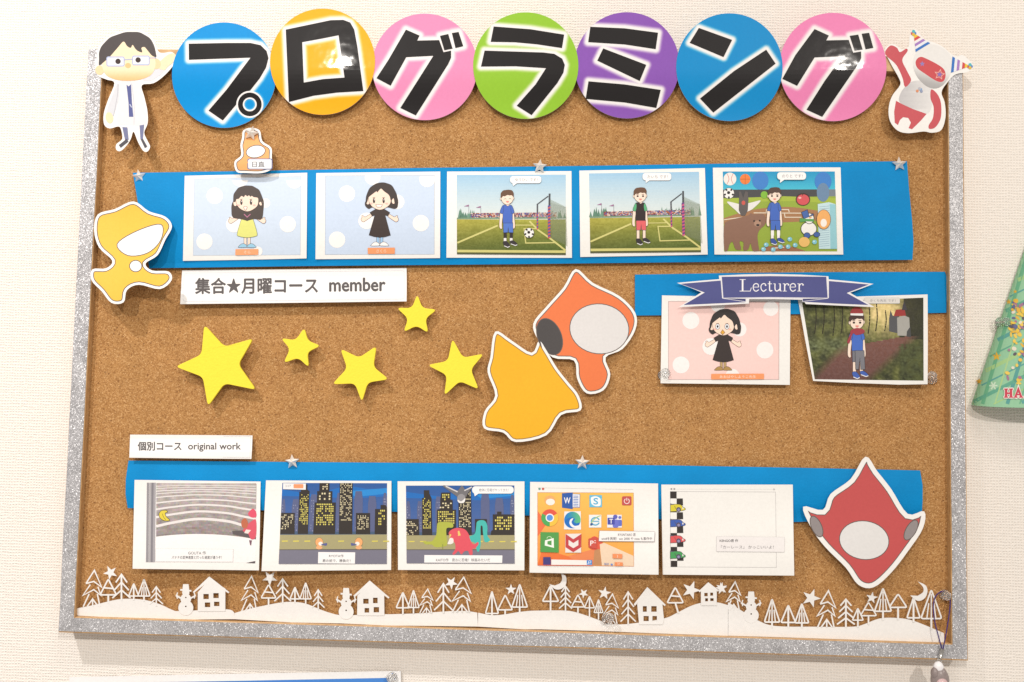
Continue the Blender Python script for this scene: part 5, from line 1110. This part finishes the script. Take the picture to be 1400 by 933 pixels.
def smo3(pts, n=5):
    q = [pts[0]] + list(pts) + [pts[-1]]; out_ = []
    for i in range(1, len(q) - 2):
        p0, p1, p2, p3 = (np.array(q[i + k - 1], float) for k in range(4))
        for j in range(n):
            t = j / n; out_.append(0.5 * (2 * p1 + (p2 - p0) * t + (2 * p0 - 5 * p1 + 4 * p2 - p3) * t * t + (3 * p1 - p0 - 3 * p2 + p3) * t ** 3))
    out_.append(np.array(pts[-1], float)); return out_
tube('cord_loop', smo3([LP(*q) for q in lp]), 0.00055, M_CORD, st_e)
tube('metal_clasp', [LP(1288.5, 887, yF), LP(1287, 893, yF), LP(1285.5, 900, yF)], 0.0019, M_STEEL, st_e, 12)
tube('link_ring', [LP(1284 + 3 * math.cos(q), 905 + 4 * math.sin(q), yF + .0003) for q in np.linspace(0, 2 * math.pi, 18)], 0.0004, M_STEEL, st_e, 6)
def blob3(name, px, py, rx, rz, ry, mat, y):
    c = LP(px, py, y); vs_, fs = [], []; nu, nv = 20, 12
    for j in range(nv + 1):
        ph = math.pi * j / nv
        for i in range(nu):
            th = 2 * math.pi * i / nu; vs_.append((c[0] + rx * math.sin(ph) * math.cos(th), c[1] + ry * math.sin(ph) * math.sin(th), c[2] + rz * math.cos(ph)))
    for j in range(nv):
        for i in range(nu): k = (i + 1) % nu; fs.append((j * nu + i, (j + 1) * nu + i, (j + 1) * nu + k, j * nu + k))
    o = link_mesh(name, vs_, fs, mat, st_e, smooth=True); return o
blob3('charm_cap', 1283, 913, .0050, .0062, .0040, M_CHARM_W, yF + .0005)
blob3('charm_body', 1285, 930, .0088, .0125, .0055, M_CHARM_G, yF)
blob3('charm_tuft', 1278, 921, .0038, .006, .004, M_CHARM_G, yF - .0008)
blob3('charm_tuft', 1289, 921, .0034, .0055, .004, M_CHARM_G, yF - .0008)
blob3('charm_face', 1288, 936, .0056, .006, .003, M_CHARM_P, yF - .0045)

# ------------------------------------------------------------------ blue poster in a clear sleeve below the board
po = Sheet('poster', 'blue poster with white margin in a sleeve below the cork board', 'poster', [(95, 926), (300, 922), (548, 917.5), (552, 1100), (90, 1120)], WALL, lambda x, y: 0.003 + 0.003 * smooth01((y - 915) / 60), 'y', 8, color=(243, 242, 242))
a = po.art('printed_field'); a.poly([(130, 934.5), (330, 931), (533, 927), (537, 1085), (125, 1100)], (70, 134, 214)); a.done()
clear_pin('clear push pin at the corner of the blue poster', 536.5, 926, WALL - 0.0032, (-.2, 0))

# ------------------------------------------------------------------ party hat on the wall
tH = T(1320, 330, 3.8875)
AX, AY0, AY1, HW = 1431.0, 252.0, 553.0, 103.0
def hat_lift(x, y):
    h_ = HW * max(0.02, (y - AY0) / (AY1 - AY0)); u = max(-1, min(1, (x - AX) / h_)); return 0.0012 + 0.034 * max(0.02, (y - AY0) / (AY1 - AY0)) * math.sqrt(max(0.0, 1 - u * u))
ol = [(AX, AY0)] + [(AX + HW * (k / 24), AY0 + (AY1 - AY0) * k / 24) for k in range(1, 25)] + [(AX + HW * math.cos(q), AY1 + 5 * math.sin(q)) for q in np.linspace(0, math.pi, 30)[1:]] + [(AX - HW * (k / 24), AY0 + (AY1 - AY0) * k / 24) for k in range(23, 0, -1)]
rh = random.Random(4)
hat = Sheet('party_hat', 'green tartan paper cone party hat with stars fixed to the wall', 'party hat', ol, WALL, hat_lift, 'xy', 4.0, color=(150, 202, 164))
a = hat.art('tartan_print')
def inh(x, y): return abs(x - AX) < HW * (y - AY0) / (AY1 - AY0) - 1.5 and y < AY1
def clip_line(p, q, wd, cc, bump):
    n_ = 40; run = []
    for i in range(n_ + 1):
        pt = (p[0] + (q[0] - p[0]) * i / n_, p[1] + (q[1] - p[1]) * i / n_)
        if inh(*pt): run.append(pt)
    if len(run) > 1: a.line([run[0], run[-1]], wd, cc, bump=bump)
for i in range(22):
    y = 250 + i * 17; clip_line((1320, y + 50), (1540, y - 60), 5 if i % 2 else 2, [(100, 172, 146), (166, 206, 140), (92, 164, 158)][i % 3], i == 0)
for i in range(16):
    x = 1290 + i * 17; clip_line((x, 560), (x + 90, 260), 5 if i % 2 else 2, [(108, 178, 140), (176, 210, 146), (88, 160, 154)][i % 3], i == 0)
a.done()
for (x, y, r) in ((165, 612, 26), (72, 745, 18), (230, 322, 16), (264, 268, 12)):
    q = hat.art('printed_star', tH); q.poly(starpts(x, y, r), (226, 178, 50)); q.done()
for (x, y, r) in ((148, 768, 22), (300, 845, 0)):
    if r:
        q = hat.art('printed_flake', tH)
        for k in range(3): q.line([(x + r * math.cos(math.radians(60 * k)), y + r * math.sin(math.radians(60 * k))), (x - r * math.cos(math.radians(60 * k)), y - r * math.sin(math.radians(60 * k)))], 8, (206, 230, 206))
        q.done()
# plain yellow and blue patches where the photograph's print shows cartoon figures
q = hat.art('printed_patch', tH)
for k in range(150):
    y = rh.uniform(300, 762); x = rh.uniform(250 - (y - 300) * .07, 300 + (y - 300) * .7)
    if inh(*tH((x, y))): q.poly(ell(x, y, rh.uniform(7, 17), rh.uniform(6, 12), rh.uniform(0, 90), 10), rh.choice([(236, 200, 80), (240, 206, 92), (228, 184, 70), (104, 108, 150), (96, 90, 100), (232, 224, 206), (170, 120, 150)]), bump=(k % 3 == 0))
q.done()
q = hat.art('lettering', tH)
for cc, g in (((246, 240, 232), 7), ((205, 62, 84), 0)):
    for x0, x1 in ((206, 252), (256, 306)):
        if x0 == 206:
            for xx in (x0 + 10, x1 - 10): q.line([(xx, 785 - g), (xx, 830 + g)], 13 + g, cc)
            q.line([(x0 + 10, 808), (x1 - 10, 808)], 9 + g, cc)
        else: q.line([(x0 + 9, 830 + g), ((x0 + x1) / 2, 785 - g), (x1 - 9, 830 + g)], 12 + g, cc).line([(x0 + 16, 815), (x1 - 16, 815)], 8 + g, cc)
        for xx in (x0 + 10, x1 - 10): q.line([(xx - 11 - g / 2, 829), (xx + 11 + g / 2, 829)], 6 + g, cc)
        if x0 == 206:
            for xx in (x0 + 10, x1 - 10): q.line([(xx - 11 - g / 2, 786), (xx + 11 + g / 2, 786)], 6 + g, cc)
q.done()
clear_pin('clear push pin at the edge of the green party hat', 1366, 441, WALL - 0.006, (0, .3))
